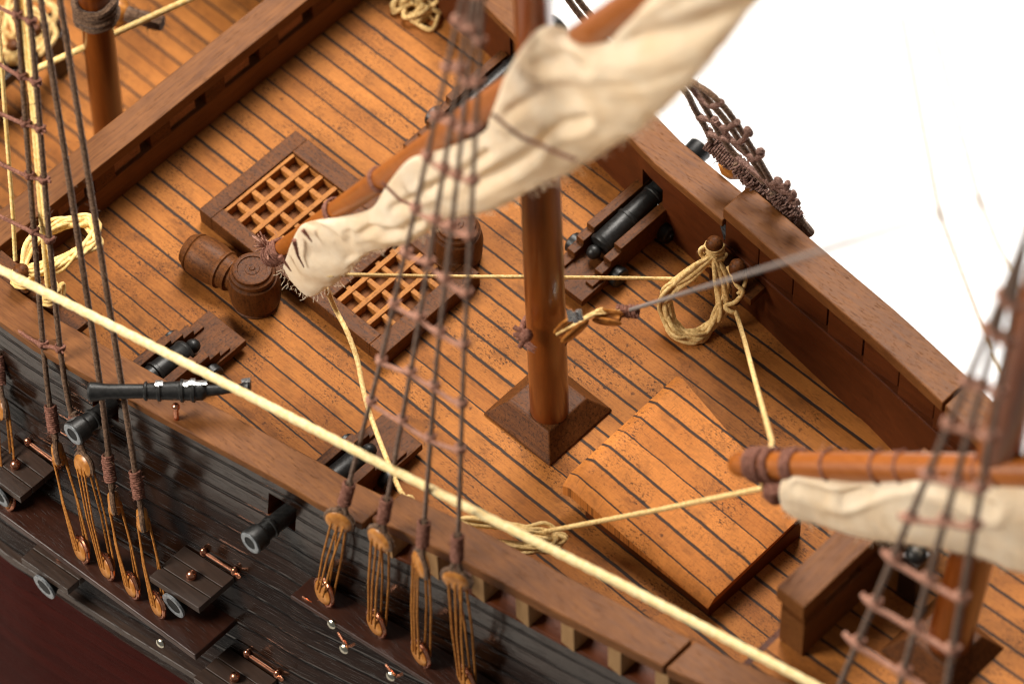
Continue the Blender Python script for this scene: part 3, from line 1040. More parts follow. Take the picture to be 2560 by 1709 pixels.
CG = "turned casks by the grating hatch"
ck = az(641, 752, 0)
b1 = empty("cask", ck, "turned brown cask standing upright on deck at the sail's tip", "cask", CG)
mb = MB(); mb.lathe(ck, (0, 0, 1), cask_profile(2.75, 1.22), 48); mb.build("cask_body", CASK_Z, b1, smooth=True, angle=28)
la, lb = Vector((5.35, .55, 1.02)), Vector((8.3, .95, 1.02))
b2 = empty("cask", (la + lb) / 2 - Vector((0, 0, 1)), "turned brown cask lying on its side against the first grating", "cask", CG)
mb = MB(); mb.lathe(la - Vector((.2, 0, 0)), lb - la, [(0, .30), (.02, .62), (.1, .78), (.34, .86), (.40, .98), (.52, 1.02), (.58, .96), (.66, 1.02), (1.1, 1.08), (1.7, 1.06), (2.2, .97), (2.26, 1.0), (2.36, 1.0), (2.42, .90), (2.7, .84), (2.76, .90), (2.86, .88), (2.92, .74), (3.15, .70), (3.17, .2)], 48)
mb.build("cask_body", CASK, b2, smooth=True, angle=28)
c3 = az(1146, 640, 0)
b3 = empty("cask", c3, "dark brown cask on the far side of the gratings, half hidden by the sail", "cask", CG)
mb = MB(); mb.lathe(c3, (0, 0, 1), cask_profile(2.75, 1.2), 40); mb.build("cask_body", CASK_Z, b3, smooth=True, angle=28)

# ------------------------------------------------------------------ yards and furled sails
def yard(T1, T2, r1, r2, loc, label):
    e = empty("yard", loc, label, "yard", "yards")
    d = T2 - T1
    L = d.length
    mb = MB()
    prof = [(0, r1 * .25), (.08, r1 * .6), (.3, r1 * .82), (.7, r1 * .92), (L * .3, lerp(r1, r2, .5)), (L * .6, r2), (L * 1.05, r2 * 1.05)]
    mb.lathe(T1, d, prof, 28)
    mb.build("spar", SPARW, e, smooth=True)
    return e


def ring(mb, c, d, r, rr, turns=1, gap=None, strands=3, wob=.0):
    d = Vector(d).normalized()
    e = d.orthogonal().normalized(); g_ = d.cross(e)
    gap = gap or rr * 2.05
    pts = []
    n = int(22 * turns)
    for i in range(n + 1):
        q = 2 * pi * turns * i / n
        k = 1 + random.uniform(-wob, wob)
        pts.append(Vector(c) + d * (gap * (turns * i / n - turns / 2)) + (e * cos(q) + g_ * sin(q)) * (r + rr * .8) * k)
    mb.tube(pts, rr, 7, strands)
    return mb


Y1, YX = az(664, 650, 7.0), az(1290, 213, 30.0)
Y2 = Y1 + (YX - Y1) * 1.62
main_yard = yard(Y1, Y2, .42, .62, Y1, "varnished slanting yard with dark lashings carrying the big furled sail")
yd = (Y2 - Y1).normalized()
mb = MB()
for t, tn in ((.75, 2), (1.15, 3), (1.6, 3), (2.0, 2)):
    mb = MB()
    ring(mb, Y1 + yd * t, yd + Vector((0, .12, .1)), .42, .085, tn, wob=.08)
    mb.build("lashing", R_RED, main_yard, smooth=True)
mb = MB()
mb.ball(Y1 + yd * .9 + Vector((-.2, -.1, .35)), .22, 8)
mb.fuzz([Y1 + yd * .8, Y1 + yd * 2.3], .5, 26, .5)
for k in range(26):      # frayed knot at the tip
    c = Y1 + yd * .9 + Vector((-.2, -.1, .35))
    dd = Vector((random.gauss(-.5, .5), random.gauss(-.2, .5), random.gauss(.6, .4))).normalized() * random.uniform(.4, 1.0)
    mb.tube([c, c + dd * .5 + Vector((0, 0, .1)), c + dd], .035, 4, step=.2)
tag(mb.build("frayed_ends", R_PINK, main_yard, smooth=True), None, None, None, "stuff")
def yard_t(u, v):
    """parameter along the main yard nearest to a photo pixel"""
    best = None
    for i in range(400):
        p = Y1 + (Y2 - Y1) * (i / 399)
        q = project(p)
        dd = (q[0] - u) ** 2 + (q[1] - v) ** 2
        if best is None or dd < best[0]: best = (dd, p)
    return best[1]


for u, v in ((838, 528), (955, 450), (1190, 290)):
    mb = MB()
    ring(mb, yard_t(u, v), yd + Vector((.15, 0, .25)), .52, .07, 2, wob=.03)
    mb.build("gasket", R_RED, main_yard, smooth=True)


def furled(pairs, A, B, name, label, thick, seed, loc, toward, creases=()):
    """canvas bundle hanging in the vertical plane through the yard A-B; pairs of photo pixels give its top and bottom outline"""
    d = B - A
    n = Vector((-d.y, d.x, 0)).normalized()
    if n.dot(CC - A) < 0: n = -n
    dist = n.dot(A) + toward
    tops, bots = [], []
    for (u0, v0), (u1, v1) in pairs:
        tops.append(on(u0, v0, n, dist)); bots.append(on(u1, v1, n, dist))
    # resample smoothly (Catmull-Rom)
    def cr(P, t):
        m_ = len(P) - 1
        i = min(int(t), m_ - 1); f_ = t - i
        p0, p1, p2, p3 = P[max(i - 1, 0)], P[i], P[i + 1], P[min(i + 2, m_)]
        return 0.5 * ((2 * p1) + (p2 - p0) * f_ + (2 * p0 - 5 * p1 + 4 * p2 - p3) * f_ ** 2 + (3 * p1 - p0 - 3 * p2 + p3) * f_ ** 3)
    NS, NP = 220, 84
    mb = MB(); vs, uv, fs = [], [], []
    dist_acc = 0; prev = None
    rnd = random.Random(seed)
    fold = [(rnd.uniform(.6, 2.6), rnd.uniform(0, 6.3), rnd.uniform(.25, .9), rnd.uniform(.35, .8)) for _ in range(7)]
    for i in range(NS + 1):
        t = (len(pairs) - 1) * i / NS
        tp, bt = cr(tops, t), cr(bots, t)
        c = (tp + bt) / 2; a_ = (tp - bt) / 2
        h = a_.length
        if prev is not None: dist_acc += (c - prev).length
        prev = c.copy()
        th = thick(i / NS, h)
        for k in range(NP):
            q = 2 * pi * k / NP
            cq, sq = cos(q), sin(q)
            # squarish cross-section
            cx_, sx_ = math.copysign(abs(cq) ** .8, cq), math.copysign(abs(sq) ** .8, sq)
            p = c + a_ * cx_ + n * th * sx_
            # long slack folds that wander across the face, deeper towards the gaskets
            w = 0
            for (fr_, ph, dr, am) in fold:
                xx = fr_ * dist_acc * .42 + ph + cx_ * h * dr * 1.5
                cell = (xx / (2 * pi)) % 1.0
                w -= am * exp(-((cell - .5) / .10) ** 2) * .09
                w += am * .04 * sin(xx)
            w += noise.noise(p * .45 + Vector((seed, 0, 0))) * .11 + noise.noise(p * 1.3) * .045 + noise.noise(p * 3.5) * .025
            if sx_ > 0 and creases:
                pu, pv = project(p)
                for wd, dp, ln in creases:
                    dm = 1e9
                    for q0, q1 in zip(ln, ln[1:]):
                        ex, ey = q1[0] - q0[0], q1[1] - q0[1]
                        tt = max(0, min(1, ((pu - q0[0]) * ex + (pv - q0[1]) * ey) / (ex * ex + ey * ey)))
                        dm = min(dm, (pu - q0[0] - tt * ex) ** 2 + (pv - q0[1] - tt * ey) ** 2)
                    dm = sqrt(dm)
                    w -= .55 * dp * exp(-(dm / wd) ** 2) - dp * .22 * exp(-((dm - 2.1 * wd) / wd) ** 2)
            edge = abs(sx_) ** .5
            p = p + n * w * min(1.0, h * .55) * (1 if sx_ > 0 else -.5) * edge
            if cx_ < -.86: p += a_.normalized() * (noise.noise(p * 2.2) * .16 + noise.noise(p * 7) * .07)
            vs.append(p); uv.append((dist_acc, h * q))
    for i in range(NS):
        for k in range(NP):
            k2 = (k + 1) % NP
            fs.append((i * NP + k, i * NP + k2, (i + 1) * NP + k2, (i + 1) * NP + k))
    fs.append(tuple(range(NP - 1, -1, -1))); fs.append(tuple(NS * NP + k for k in range(NP)))
    mb.add(vs, fs, uv)
    e = empty(name, loc, label, "sail", "furled sails")
    mb.build("canvas", CLOTH, e, smooth=True, angle=80)
    # frayed lower hem
    hb = MB()
    for _ in range(420):
        t = random.random() * (len(pairs) - 1)
        p = cr(bots, t) + n * random.uniform(-.2, .35)
        dn = (cr(bots, t) - cr(tops, t)).normalized()
        dd = (dn * random.uniform(.05, .30) + Vector((random.gauss(0, .12), random.gauss(0, .12), random.gauss(0, .12))))
        hb.tube([p - dn * .12, p + dd * .5, p + dd + Vector((random.gauss(0, .08), random.gauss(0, .08), random.gauss(0, .08)))], .012, 3, step=.2)
    tag(hb.build("frayed_hem", CLOTH, e), None, None, None, "stuff")
    return e, n, dist


MAIN = (((735, 594), (708, 668)), ((742, 578), (732, 704)), ((756, 562), (782, 737)), ((788, 553), (850, 696)), ((843, 546), (920, 634)), ((925, 524), (1019, 602)), ((971, 458), (1075, 574)), ((1019, 402), (1121, 545)),
        ((1070, 386), (1180, 532)), ((1147, 361), (1240, 517)), ((1212, 328), (1330, 472)), ((1236, 272), (1404, 438)), ((1268, 180), (1500, 385)), ((1322, 98), (1600, 318)), ((1360, 74), (1660, 272)),
        ((1402, 104), (1692, 240)), ((1496, 119), (1745, 186)), ((1560, 66), (1805, 112)), ((1622, 0), (1895, 0)), ((1690, -70), (1965, -85)), ((1800, -170), (2080, -200)))
CREASES = ((9, .45, ((773, 560), (805, 575), (840, 600), (868, 645))), (10, .55, ((905, 535), (920, 568), (955, 588), (1000, 576), (1045, 556))), (8, .45, ((872, 582), (868, 612), (885, 640))),
           (9, .4, ((900, 585), (940, 568), (975, 573), (1010, 590))), (12, .7, ((1346, 361), (1377, 325), (1418, 311), (1462, 304))), (16, .6, ((1190, 458), (1268, 426), (1336, 375))),
           (18, .5, ((1345, 162), (1411, 155), (1452, 168))), (14, .5, ((1268, 289), (1302, 266), (1343, 249))), (30, .5, ((1391, 118), (1506, 130), (1643, 82), (1847, 33))), (26, .4, ((1590, 108), (1720, 92), (1830, 40))),
           (12, .5, ((1075, 470), (1150, 440), (1215, 390))), (10, .4, ((985, 520), (1040, 500), (1075, 470))))
fs_, nS, dS = furled(MAIN, Y1, Y2, "furled_sail", "cream canvas sail furled along the yard that crosses the main mast", lambda s, h: (.24 + .20 * h) * min(1, .22 + s * 4.5), 3, Y1, 0.75, CREASES)
# dark gaskets across the main canvas
mb = MB()
def over_sail(pts, off): return [on(u, v, nS, dS + off) for u, v in pts]
mb.tube(over_sail([(1230, 285), (1262, 312), (1300, 342), (1350, 362), (1400, 385), (1440, 400)], 1.9), .085, 8, 3)
mb.build("gasket", R_RED, fs_, smooth=True)
mb = MB(); mb.tube(over_sail([(955, 455), (1000, 500), (1052, 522)], 1.0), .07, 8, 3)
mb.build("gasket", R_RED, fs_, smooth=True)
for a, b, c in (((757, 575), (768, 588), (780, 605)), ((735, 600), (745, 640), (760, 668)), ((700, 640), (715, 660), (728, 678))):
    mb = MB()
    mb.tube(over_sail([a, b, c], .75), .09, 6, 2, taper=lambda q: 1.3 - q)
    mb.build("gasket", R_RED, fs_, smooth=True)

G1, G2 = az(1831, 1160, 14.0), az(2560, 1178, 24.0)
G3 = G1 + (G2 - G1) * 1.25
fore_yard = yard(G1, G3, .62, .68, G1, "short blurred varnished yard end with wound thread at the right picture edge")
gd = (G3 - G1).normalized()
for u, tn in ((1905, 4), (1940, 2), (1998, 3)):
    p = G1 + (G2 - G1) * ((u - 1831) / 729)
    mb = MB(); ring(mb, p, gd, .62, .10, tn, wob=.04); mb.build("lashing", R_RED, fore_yard, smooth=True)
for u in (2105, 2230, 2290, 2480, 2520):
    p = G1 + (G2 - G1) * ((u - 1831) / 729)
    mb = MB(); ring(mb, p, gd + Vector((.3, -.2, .35)), .66, .075, 1, wob=.03, gap=.9); mb.build("lashing", R_RED, fore_yard, smooth=True)
mb = MB()
p = G1 + (G2 - G1) * ((1930 - 1831) / 729)
mb.fuzz([p + Vector((-1, -1, .5)), p + Vector((1.5, 1.5, .6))], .5, 14, .6)
tag(mb.build("frayed_ends", R_PINK, fore_yard, smooth=True), None, None, None, "stuff")
bp = az(1930, 1232, 13)
mb = MB(); mb.lathe(bp + Vector((0, 0, .6)), (0.1, 0.2, -1), [(0, .15), (.1, .42), (.6, .55), (1.0, .45), (1.3, .2)], 18)
mb.build("lashing", R_RED, fore_yard, smooth=True)
FOREP = (((1962, 1188), (1972, 1262)), ((1990, 1186), (2010, 1288)), ((2030, 1190), (2062, 1300)), ((2090, 1197), (2130, 1318)), ((2150, 1206), (2203, 1337)), ((2240, 1196), (2300, 1350)), ((2330, 1194), (2380, 1358)),
         ((2440, 1206), (2470, 1378)), ((2560, 1214), (2560, 1407)), ((2640, 1220), (2650, 1430)), ((2760, 1230), (2770, 1460)))
furled(FOREP, G1, G3, "furled_sail", "blurred cream furled sail under the short yard end at the right", lambda s, h: .3 + .32 * h, 11, G1, 0.55, ((14, .5, ((1990, 1215), (2060, 1240), (2140, 1235))), (14, .6, ((2110, 1250), (2200, 1215), (2260, 1205))), (16, .6, ((2330, 1215), (2400, 1240), (2480, 1270)))))

# ------------------------------------------------------------------ rigging helpers
def rope(name, pts, r, mat, label, cat="rope", group=None, strands=3, fuzz=0, lay=7.0, sides=9):
    P = [Vector(p) for p in pts]
    mb = MB()
    mb.tube(P, r, sides, strands, lay)
    if fuzz: mb.fuzz(P, r, fuzz)
    c = P[0]
    mb2 = MB(); mb2.v, mb2.f = [p - c for p in mb.v], mb.f
    o = mb2.build(name, mat, None, smooth=True, angle=60)
    o.location = c
    return tag(o, label, cat, group)


def curve3(P, n=10):
    P = [Vector(p) for p in P]
    out = []
    for i in range(len(P) - 1):
        p0, p1, p2, p3 = P[max(i - 1, 0)], P[i], P[i + 1], P[min(i + 2, len(P) - 1)]
        for k in range(n):
            f_ = k / n
            out.append(0.5 * ((2 * p1) + (p2 - p0) * f_ + (2 * p0 - 5 * p1 + 4 * p2 - p3) * f_ ** 2 + (3 * p1 - p0 - 3 * p2 + p3) * f_ ** 3))
    out.append(P[-1])
    return out


def deadeye(up_p, lo_p, along, label, group, twist=0.0, twist_lo=-.4, rad=.62, serve=1.9, up_dir=None):
    """a pair of deadeyes laced by a lanyard; up_dir = direction of the shroud above"""
    e = empty("deadeye_tackle", lo_p, label, "deadeye", group)
    ud = (up_dir or (up_p - lo_p)).normalized()
    ax0 = (up_p - lo_p).normalized()
    nrm = ax0.cross(Vector(along)).normalized()
    if nrm.y > 0: nrm = -nrm
    nrm_u = Matrix.Rotation(twist, 3, ax0) @ nrm
    nrm = Matrix.Rotation(twist_lo, 3, ax0) @ nrm
    side_u = ax0.cross(nrm_u).normalized()
    side_l = ax0.cross(nrm).normalized()
    prof = [(-.26, rad * .62), (-.24, rad * .80), (-.13, rad * .98), (-.06, rad * .90), (.06, rad * .90), (.13, rad * .98), (.24, rad * .80), (.26, rad * .62)]
    mb = MB(); mb.lathe(up_p, nrm_u, prof, 26)
    for k in (-1, 0, 1):
        mb.lathe(up_p + side_u * k * rad * .45 - ax0 * rad * .12 + nrm_u * .245, nrm_u, [(0, .11), (.03, .105), (.035, .05)], 10)
    mb.build("upper_deadeye", EYEW, e, smooth=True)
    mb = MB(); mb.lathe(lo_p, nrm, [(a * .9, b * .95) for a, b in prof], 26); mb.build("lower_deadeye", EYEW, e, smooth=True)
    mb = MB()
    pts = [lo_p + (side_l * cos(2 * pi * k / 28) + ax0 * sin(2 * pi * k / 28)) * rad * 1.06 for k in range(28)]
    mb.tube(pts, .105, 8, closed=True); mb.build("copper_strap", COPPER, e, smooth=True)
    # lanyard
    mb = MB()
    for k, kb, sg in ((-1, -1.0, 1), (.05, -.25, 1), (1, .9, 1), (-.6, -.1, -1), (.9, 1.5, -1)):
        a = up_p + side_u * k * rad * .45 - ax0 * rad * .12 + nrm_u * sg * .27
        b = lo_p + side_l * kb * rad * .40 + ax0 * rad * .1 + nrm * sg * .25
        mb.tube([a - nrm_u * sg * .1 + ax0 * .06, a, a.lerp(b, .5) + nrm * sg * .08, b, b - nrm * sg * .12 - ax0 * .1], random.uniform(.048, .062), 7, 2, 8)
    mb.build("lanyard", R_LAN, e, smooth=True)
    # shroud end turned round the deadeye, and its seizing
    mb = MB()
    pts = [up_p + (side_u * cos(q) + ax0 * sin(q)) * rad * 1.02 for q in [pi * (1.12 + (-1.24) * k / 14) + 0 for k in range(15)]]
    pts = [up_p + (side_u * cos(pi * (-.15 + 1.3 * k / 18)) + ax0 * sin(pi * (-.15 + 1.3 * k / 18))) * rad for k in range(19)]
    mb.tube(pts, .13, 9, 3)
    mb.fuzz(pts, .13, 9, .28)
    t0 = up_p + ax0 * rad
    mb.tube([t0 + side_u * .3 - ax0 * .2, t0 + side_u * .12 + ud * .35, t0 + side_u * .1 + ud * (serve + .35)], .12, 9, 3)
    mb.tube([t0 - side_u * .3 - ax0 * .2, t0 - side_u * .1 + ud * .35, t0 + ud * (serve + .3)], .12, 9, 3)
    mb.build("rope_strop", R_DARK, e, smooth=True)
    mb = MB()
    ring(mb, t0 + ud * (serve * .5 + .38) + side_u * .03, ud, .20, .060, int(serve * .85 / .125), wob=.10)
    mb.fuzz([t0 + ud * .4, t0 + ud * serve], .3, 34, .22)
    mb.build("seizing", R_RED, e, smooth=True)
    return t0 + ud * (serve + .3)


# plane of the aft, middle and fore shrouds on the near side: y grows with z towards the mast head
def shroud_pt(u, v, y0, z0, k):
    """ray at (u, v) meets the plane y = y0 + (z - z0) * k"""
    return on(u, v, (0, 1, -k), y0 - z0 * k)


# ---- aft group (mizzen): two rattled shrouds and two plain stays
KA = (-11.0, -1.2, .31)
AFT_UP = ((146, 1135), (211, 1162), (286, 1257), (357, 1298))
AFT_LO = ((204, 1372), (267, 1415), (330, 1462), (395, 1510))
AFT_TOP = ((41, 0), (73, 0), (102, 0), (150, 0))
AFT_MID = ((109, 875), (150, 868), (238, 875), (289.5, 868))
names_a = ("aftmost in view", "second from the stern", "third from the stern", "nearest the copper knobbed port lid")
aft_lines = []
for i in range(4):
    up_p = shroud_pt(*AFT_UP[i], *KA)
    lo_p = az(*AFT_LO[i], CH1Z + .55)
    midp = shroud_pt(*AFT_MID[i], *KA)
    ud = midp - up_p
    tip = deadeye(up_p, lo_p, (1, .15, 0), "deadeye pair on the aft channel, " + names_a[i] + " of four", "deadeyes on the aft channel", twist=(-1.0, -.25, -.95, -.9)[i], twist_lo=-.45, up_dir=ud)
    tp = shroud_pt(*AFT_TOP[i], *KA)
    ext = tp + (tp - midp).normalized() * 22
    aft_lines.append((up_p + ud.normalized() * .9, midp, tp, ext))
lad = empty("rigging_ladder", aft_lines[0][0], "two dark brown shrouds tied with thin ratlines at the left picture edge", "rigging", "shroud ladders")
for i in (0, 1):
    mb = MB(); mb.tube(curve3(aft_lines[i], 6), .135, 9, 3); mb.fuzz(list(aft_lines[i]), .13, 5, .4); mb.build("shroud", R_DARK, lad, smooth=True, angle=60)
def near_on(line, u, v):
    best = None
    P = curve3(line, 60)
    for p in P:
        q = project(p); dd = (q[1] - v) ** 2 + .05 * (q[0] - u) ** 2
        if best is None or dd < best[0]: best = (dd, p)
    return best[1]
for (ua, va, ub, vb) in ((-60, -8, 80, 50), (-60, 128, 97, 199), (-60, 258, 111, 317), (-60, 382, 126, 449), (-60, 512, 136, 600), (-60, 765, 157, 871)):
    b_ = near_on(aft_lines[1], ub, vb); m_ = near_on(aft_lines[0], ub - 40, vb - 18)
    a_ = shroud_pt(ua, va, *KA)
    mb = MB()
    P = curve3([a_, m_.lerp(a_, .5) + Vector((0, 0, -.12)), m_ + Vector((0, -.14, .0)), m_.lerp(b_, .5) + Vector((0, 0, -.15)), b_ + Vector((.05, -.14, 0))], 6)
    mb.tube(P, .095, 8, 2); mb.fuzz(P, .09, 4, .3)
    for c in (m_, b_):
        ring(mb, c, (0, .3, 1), .14, .075, 2, wob=.15)
        mb.ball(c + Vector((.06, -.16, .02)), .17, 8)
    for _ in range(3):
        dd = Vector((random.uniform(.1, .5), random.uniform(-.2, .1), random.uniform(-.3, .3)))
        mb.tube([b_, b_ + dd * .6, b_ + dd], .045, 5, step=.2)
    mb.build("ratline", R_RED, lad, smooth=True)
for i, lab in ((2, "dark brown plain stay, left of the two descending past the yellow coil"), (3, "dark brown plain stay, right of the two descending past the yellow coil")):
    rope("stay", curve3(aft_lines[i], 6), .15, R_DARK, lab, "stay", "plain aft stays", fuzz=6)

# partly seen deadeye at the far left edge
deadeye(shroud_pt(4, 1020, *KA), az(18, 1240, CH1Z + .5), (1, .15, 0), "orange brown deadeye pair cut by the left picture edge beside a port lid", "deadeyes on the aft channel", twist=-.6)

# ---- middle group (main mast)
KM = (-7.1, 5.9, .24)
MID_UP = ((849, 1300), (951, 1345), (1053, 1408), (1142, 1446))
MID_LO = ((811, 1478), (941, 1556), (1052, 1631), (1166, 1694))
MID_Q = ((951, 908), (1031, 905), (1091, 908), (1159, 905))
MID_TOP = ((1156, 0), (1178, 0), (1192, 0), (1206, 0))
names_m = ("nearest the stern", "second from the stern", "third from the stern", "nearest the bow")
mid_lines = []
for i in range(4):
    up_p = shroud_pt(*MID_UP[i], *KM)
    lo_p = az(*MID_LO[i], CH2Z + .55)
    q_ = shroud_pt(*MID_Q[i], *KM)
    ud = q_ - up_p
    deadeye(up_p, lo_p, (1, .2, 0), "deadeye pair on the middle channel, " + names_m[i] + " of four", "deadeyes on the middle channel", twist=(.2, -.15, -.6, .2)[i], twist_lo=-.4, up_dir=ud, rad=.66)
    tp = shroud_pt(*MID_TOP[i], *KM)
    mid_lines.append((up_p + ud.normalized() * .9, q_, tp, tp + (tp - q_).normalized() * 20))
lad = empty("rigging_ladder", mid_lines[0][0], "four dark shrouds with pinkish ratlines rising in front of the furled sail", "rigging", "shroud ladders")
for i in range(4):
    mb = MB(); mb.tube(mid_lines[i], .105, 9, 3); mb.fuzz(list(mid_lines[i]), .10, 2, .3); mb.build("shroud", R_MID, lad, smooth=True, angle=60)
rl = [((930, 1005), (1152, 1125)), ((948, 890), (1158, 1000)), ((981, 752), (1169, 861)), ((1006, 626), (1179, 728)), ((1050, 520), (1180, 588)), ((1078, 400), (1184, 451)), ((1105, 285), (1190, 330)), ((1120, 165), (1196, 205)), ((1135, 55), (1202, 90)), ((1146, -40), (1208, -10))]
for (a, b) in rl:
    pts = []
    for i in range(4):
        v = lerp(a[1], b[1], i / 3) + random.uniform(-6, 6)
        pts.append(near_on(mid_lines[i], lerp(a[0], b[0], i / 3), v))
    P = [pts[0] + (pts[0] - pts[1]) * .12]
    for i in range(4):
        P.append(pts[i] + Vector((.03, -.16, 0)))
        if i < 3: P.append(pts[i].lerp(pts[i + 1], .5) + Vector((0, -.1, -.16)))
    P.append(pts[3] + Vector((.22, .05, -.05)))
    mb = MB(); mb.tube(curve3(P, 5), .105, 8, 2)
    for c in pts:
        ring(mb, c, (0, .25, 1), .13, .08, 2, wob=.12)
        mb.ball(c + Vector((.05, -.18, .03)), .17, 8)
    mb.build("ratline", R_PINK, lad, smooth=True)

# ---- fore group (right edge)
KF = (-3.0, 7.0, .21)
FORE = (((2101, 1709), (2213, 1440), (2325, 1175), (2445, 890), (2552, 620)), ((2250, 1709), (2318, 1460), (2383, 1226), (2475, 890), (2560, 600)), ((2366, 1709), (2412, 1450), (2461, 1175), (2512, 890), (2566, 590)))
fl = []
for ln in FORE:
    P = [shroud_pt(u, v, *KF) for u, v in ln]
    P = [P[0] + (P[0] - P[1]) * 1.0] + P + [P[-1] + (P[-1] - P[-2]) * .8]
    fl.append(P)
lad = empty("rigging_ladder", fl[0][0], "blurred grey brown shrouds with ratlines in front of the fore mast", "rigging", "shroud ladders")
for P in fl:
    mb = MB(); mb.tube(curve3(P, 4), .14, 9, 3); mb.build("shroud", R_MID, lad, smooth=True, angle=60)
for (a, b) in (((2216, 1393), (2407, 1492)), ((2172, 1502), (2397, 1621)), ((2104, 1601), (2370, 1740)), ((2262, 1290), (2438, 1310)), ((2325, 1185), (2462, 1215)), ((2378, 1055), (2482, 1085)), ((2425, 950), (2510, 975)), ((2478, 820), (2530, 850)), ((2505, 735), (2545, 765))):
    pts = [near_on(fl[i], lerp(a[0], b[0], i / 2), lerp(a[1], b[1], i / 2)) for i in range(3)]
    P = [pts[0] + (pts[0] - pts[1]) * .3, pts[0] + Vector((.03, -.2, 0)), pts[0].lerp(pts[1], .5) + Vector((0, -.1, -.15)), pts[1] + Vector((.03, -.2, 0)), pts[1].lerp(pts[2], .5) + Vector((0, -.1, -.15)), pts[2] + Vector((.1, -.2, 0))]
    mb = MB(); mb.tube(curve3(P, 5), .125, 8, 2)
    for c in pts: ring(mb, c, (0, .25, 1), .16, .09, 2, wob=.12)
    mb.build("ratline", R_PINK, lad, smooth=True)

# ---- far side group outside the far rail
def far_pt(u, v): return on(u, v, (0, 1, .26), 20.0 + 3.0 * .26)
FARL = (((1400, -80), (1445, 0), (1520, 80), (1640, 170), (1745, 215), (1795, 252), (1838, 305), (1892, 392), (1932, 462), (2002, 592)),
        ((1370, -90), (1421, 0), (1500, 90), (1640, 180), (1735, 208), (1770, 250), (1822, 312), (1872, 388), (1932, 472), (1985, 548)),
        ((1640, 150), (1725, 215), (1765, 272), (1800, 336), (1842, 392), (1915, 458)),
        ((1640, 170), (1708, 222), (1738, 275), (1765, 322), (1786, 372)))
lad = empty("rigging_ladder", far_pt(1900, 460), "knotted dark brown far side shrouds against the white background", "rigging", "shroud ladders")
for ln in FARL:
    P = curve3([far_pt(u, v) for u, v in ln], 6)
    mb = MB(); mb.tube(P, .15, 9, 3); mb.fuzz(P, .15, 5, .25); mb.build("shroud", R_DARK, lad, smooth=True, angle=60)
for pts in (((1722, 205), (1742, 235), (1775, 262), (1800, 258)), ((1752, 292), (1782, 300), (1812, 318), (1842, 303)), ((1772, 332), (1800, 340), (1850, 352), (1868, 330)), ((1790, 300), (1830, 350), (1880, 392), (1905, 385)),
            ((1840, 392), (1890, 430), (1925, 455), (1948, 452)), ((1925, 455), (1955, 475), (1985, 482), (1975, 498), (1995, 505)), ((1930, 462), (1965, 462))):
    P = curve3([far_pt(*q) + Vector((.1, -.1, .1)) for q in pts], 6)
    mb = MB(); mb.tube(P, .14, 8, 2)
    for q in (pts[0], pts[len(pts) // 2], pts[-1]): mb.ball(far_pt(*q) + Vector((random.uniform(-.1, .1), 0, random.uniform(-.1, .1))), random.uniform(.14, .24), 7, random.uniform(.8, 1.7), (random.gauss(0, 1), random.gauss(0, 1), random.gauss(0, 1)))
    mb.fuzz(P, .14, 9, .2)
    mb.build("ratline", R_MAUVE, lad, smooth=True)
FG = "far side deadeyes"
for (a, b, eye, nm) in (((1772, 352), (1838, 412), (1815, 424), "first"), ((1838, 405), (1905, 480), (1886, 482), "second"), ((1935, 478), (1992, 545), None, "third")):
    A_, B_ = far_pt(*a), far_pt(*b)
    e = empty("deadeye_tackle", B_, {"first": "frayed served rope end with orange deadeye, upper one behind the far rail", "second": "frayed served rope end with orange deadeye, lower one beside the raised rail", "third": "thick dark served rope end descending behind the raised far rail"}[nm], "deadeye", FG)
    mb = MB(); dd = (B_ - A_)
    ring(mb, A_.lerp(B_, .5), dd, .30, .062, int(dd.length / .125), wob=.35)
    mb.fuzz([A_, B_], .42, 26, .3)
    mb.build("seizing", R_MAUVE, e, smooth=True)
    mb = MB(); mb.tube([A_, B_, B_ + dd * .6], .26, 9, 3); mb.fuzz([A_, B_ + dd * .6], .3, 18, .25); mb.build("rope_strop", R_DARK, e, smooth=True)
    if eye:
        c = far_pt(*eye) + Vector((0, .1, 0))
        mb = MB(); mb.lathe(c + Vector((-.3, 0, .5)), (.6, .2, -.8), [(0, .1), (.15, .38), (.6, .52), (1.0, .42), (1.35, .12)], 20); mb.build("upper_deadeye", EYEW, e, smooth=True)

# ---- pin rails, belaying pins and coils
mb = MB(); q0, q1 = az(1700, 612, 3.3), az(1867, 744, 3.3)
xa, xb = 24.6, q1.x + .25
mb.hexa([(xa, q1.y - .0 + .35, 2.85), (xb, q1.y, 2.85), (xb, fy(xb) + .02, 2.85), (xa, fy(xa) + .02, 2.85)], [(xa, q1.y + .35, 3.3), (xb, q1.y, 3.3), (xb, fy(xb) + .02, 3.3), (xa, fy(xa) + .02, 3.3)])
mb.build("pin_rail", BROWN, ship, bevel=.04)
mb = MB(); mb.box(-1, 6.2, ny(3) + .0, ny(3) + 1.3, 2.9, 3.35); mb.build("pin_rail", BROWN, ship, bevel=.04)


def pin(c, label, group, low=1.6):
    mb = MB()
    mb.lathe(Vector((0, 0, -low)), (0, 0, 1), [(0, .12), (.2, .2), (low - .1, .24), (low + .0, .30), (low + .08, .30), (low + .12, .18), (low + .8, .22), (low + .95, .30), (low + 1.15, .40), (low + 1.4, .43), (low + 1.65, .36), (low + 1.80, .2), (low + 1.84, .03)], 20)
    o = mb.build("belaying_pin", CASK_Z, None, smooth=True, angle=50)
    o.location = c
    return tag(o, label, "belaying pin", group)


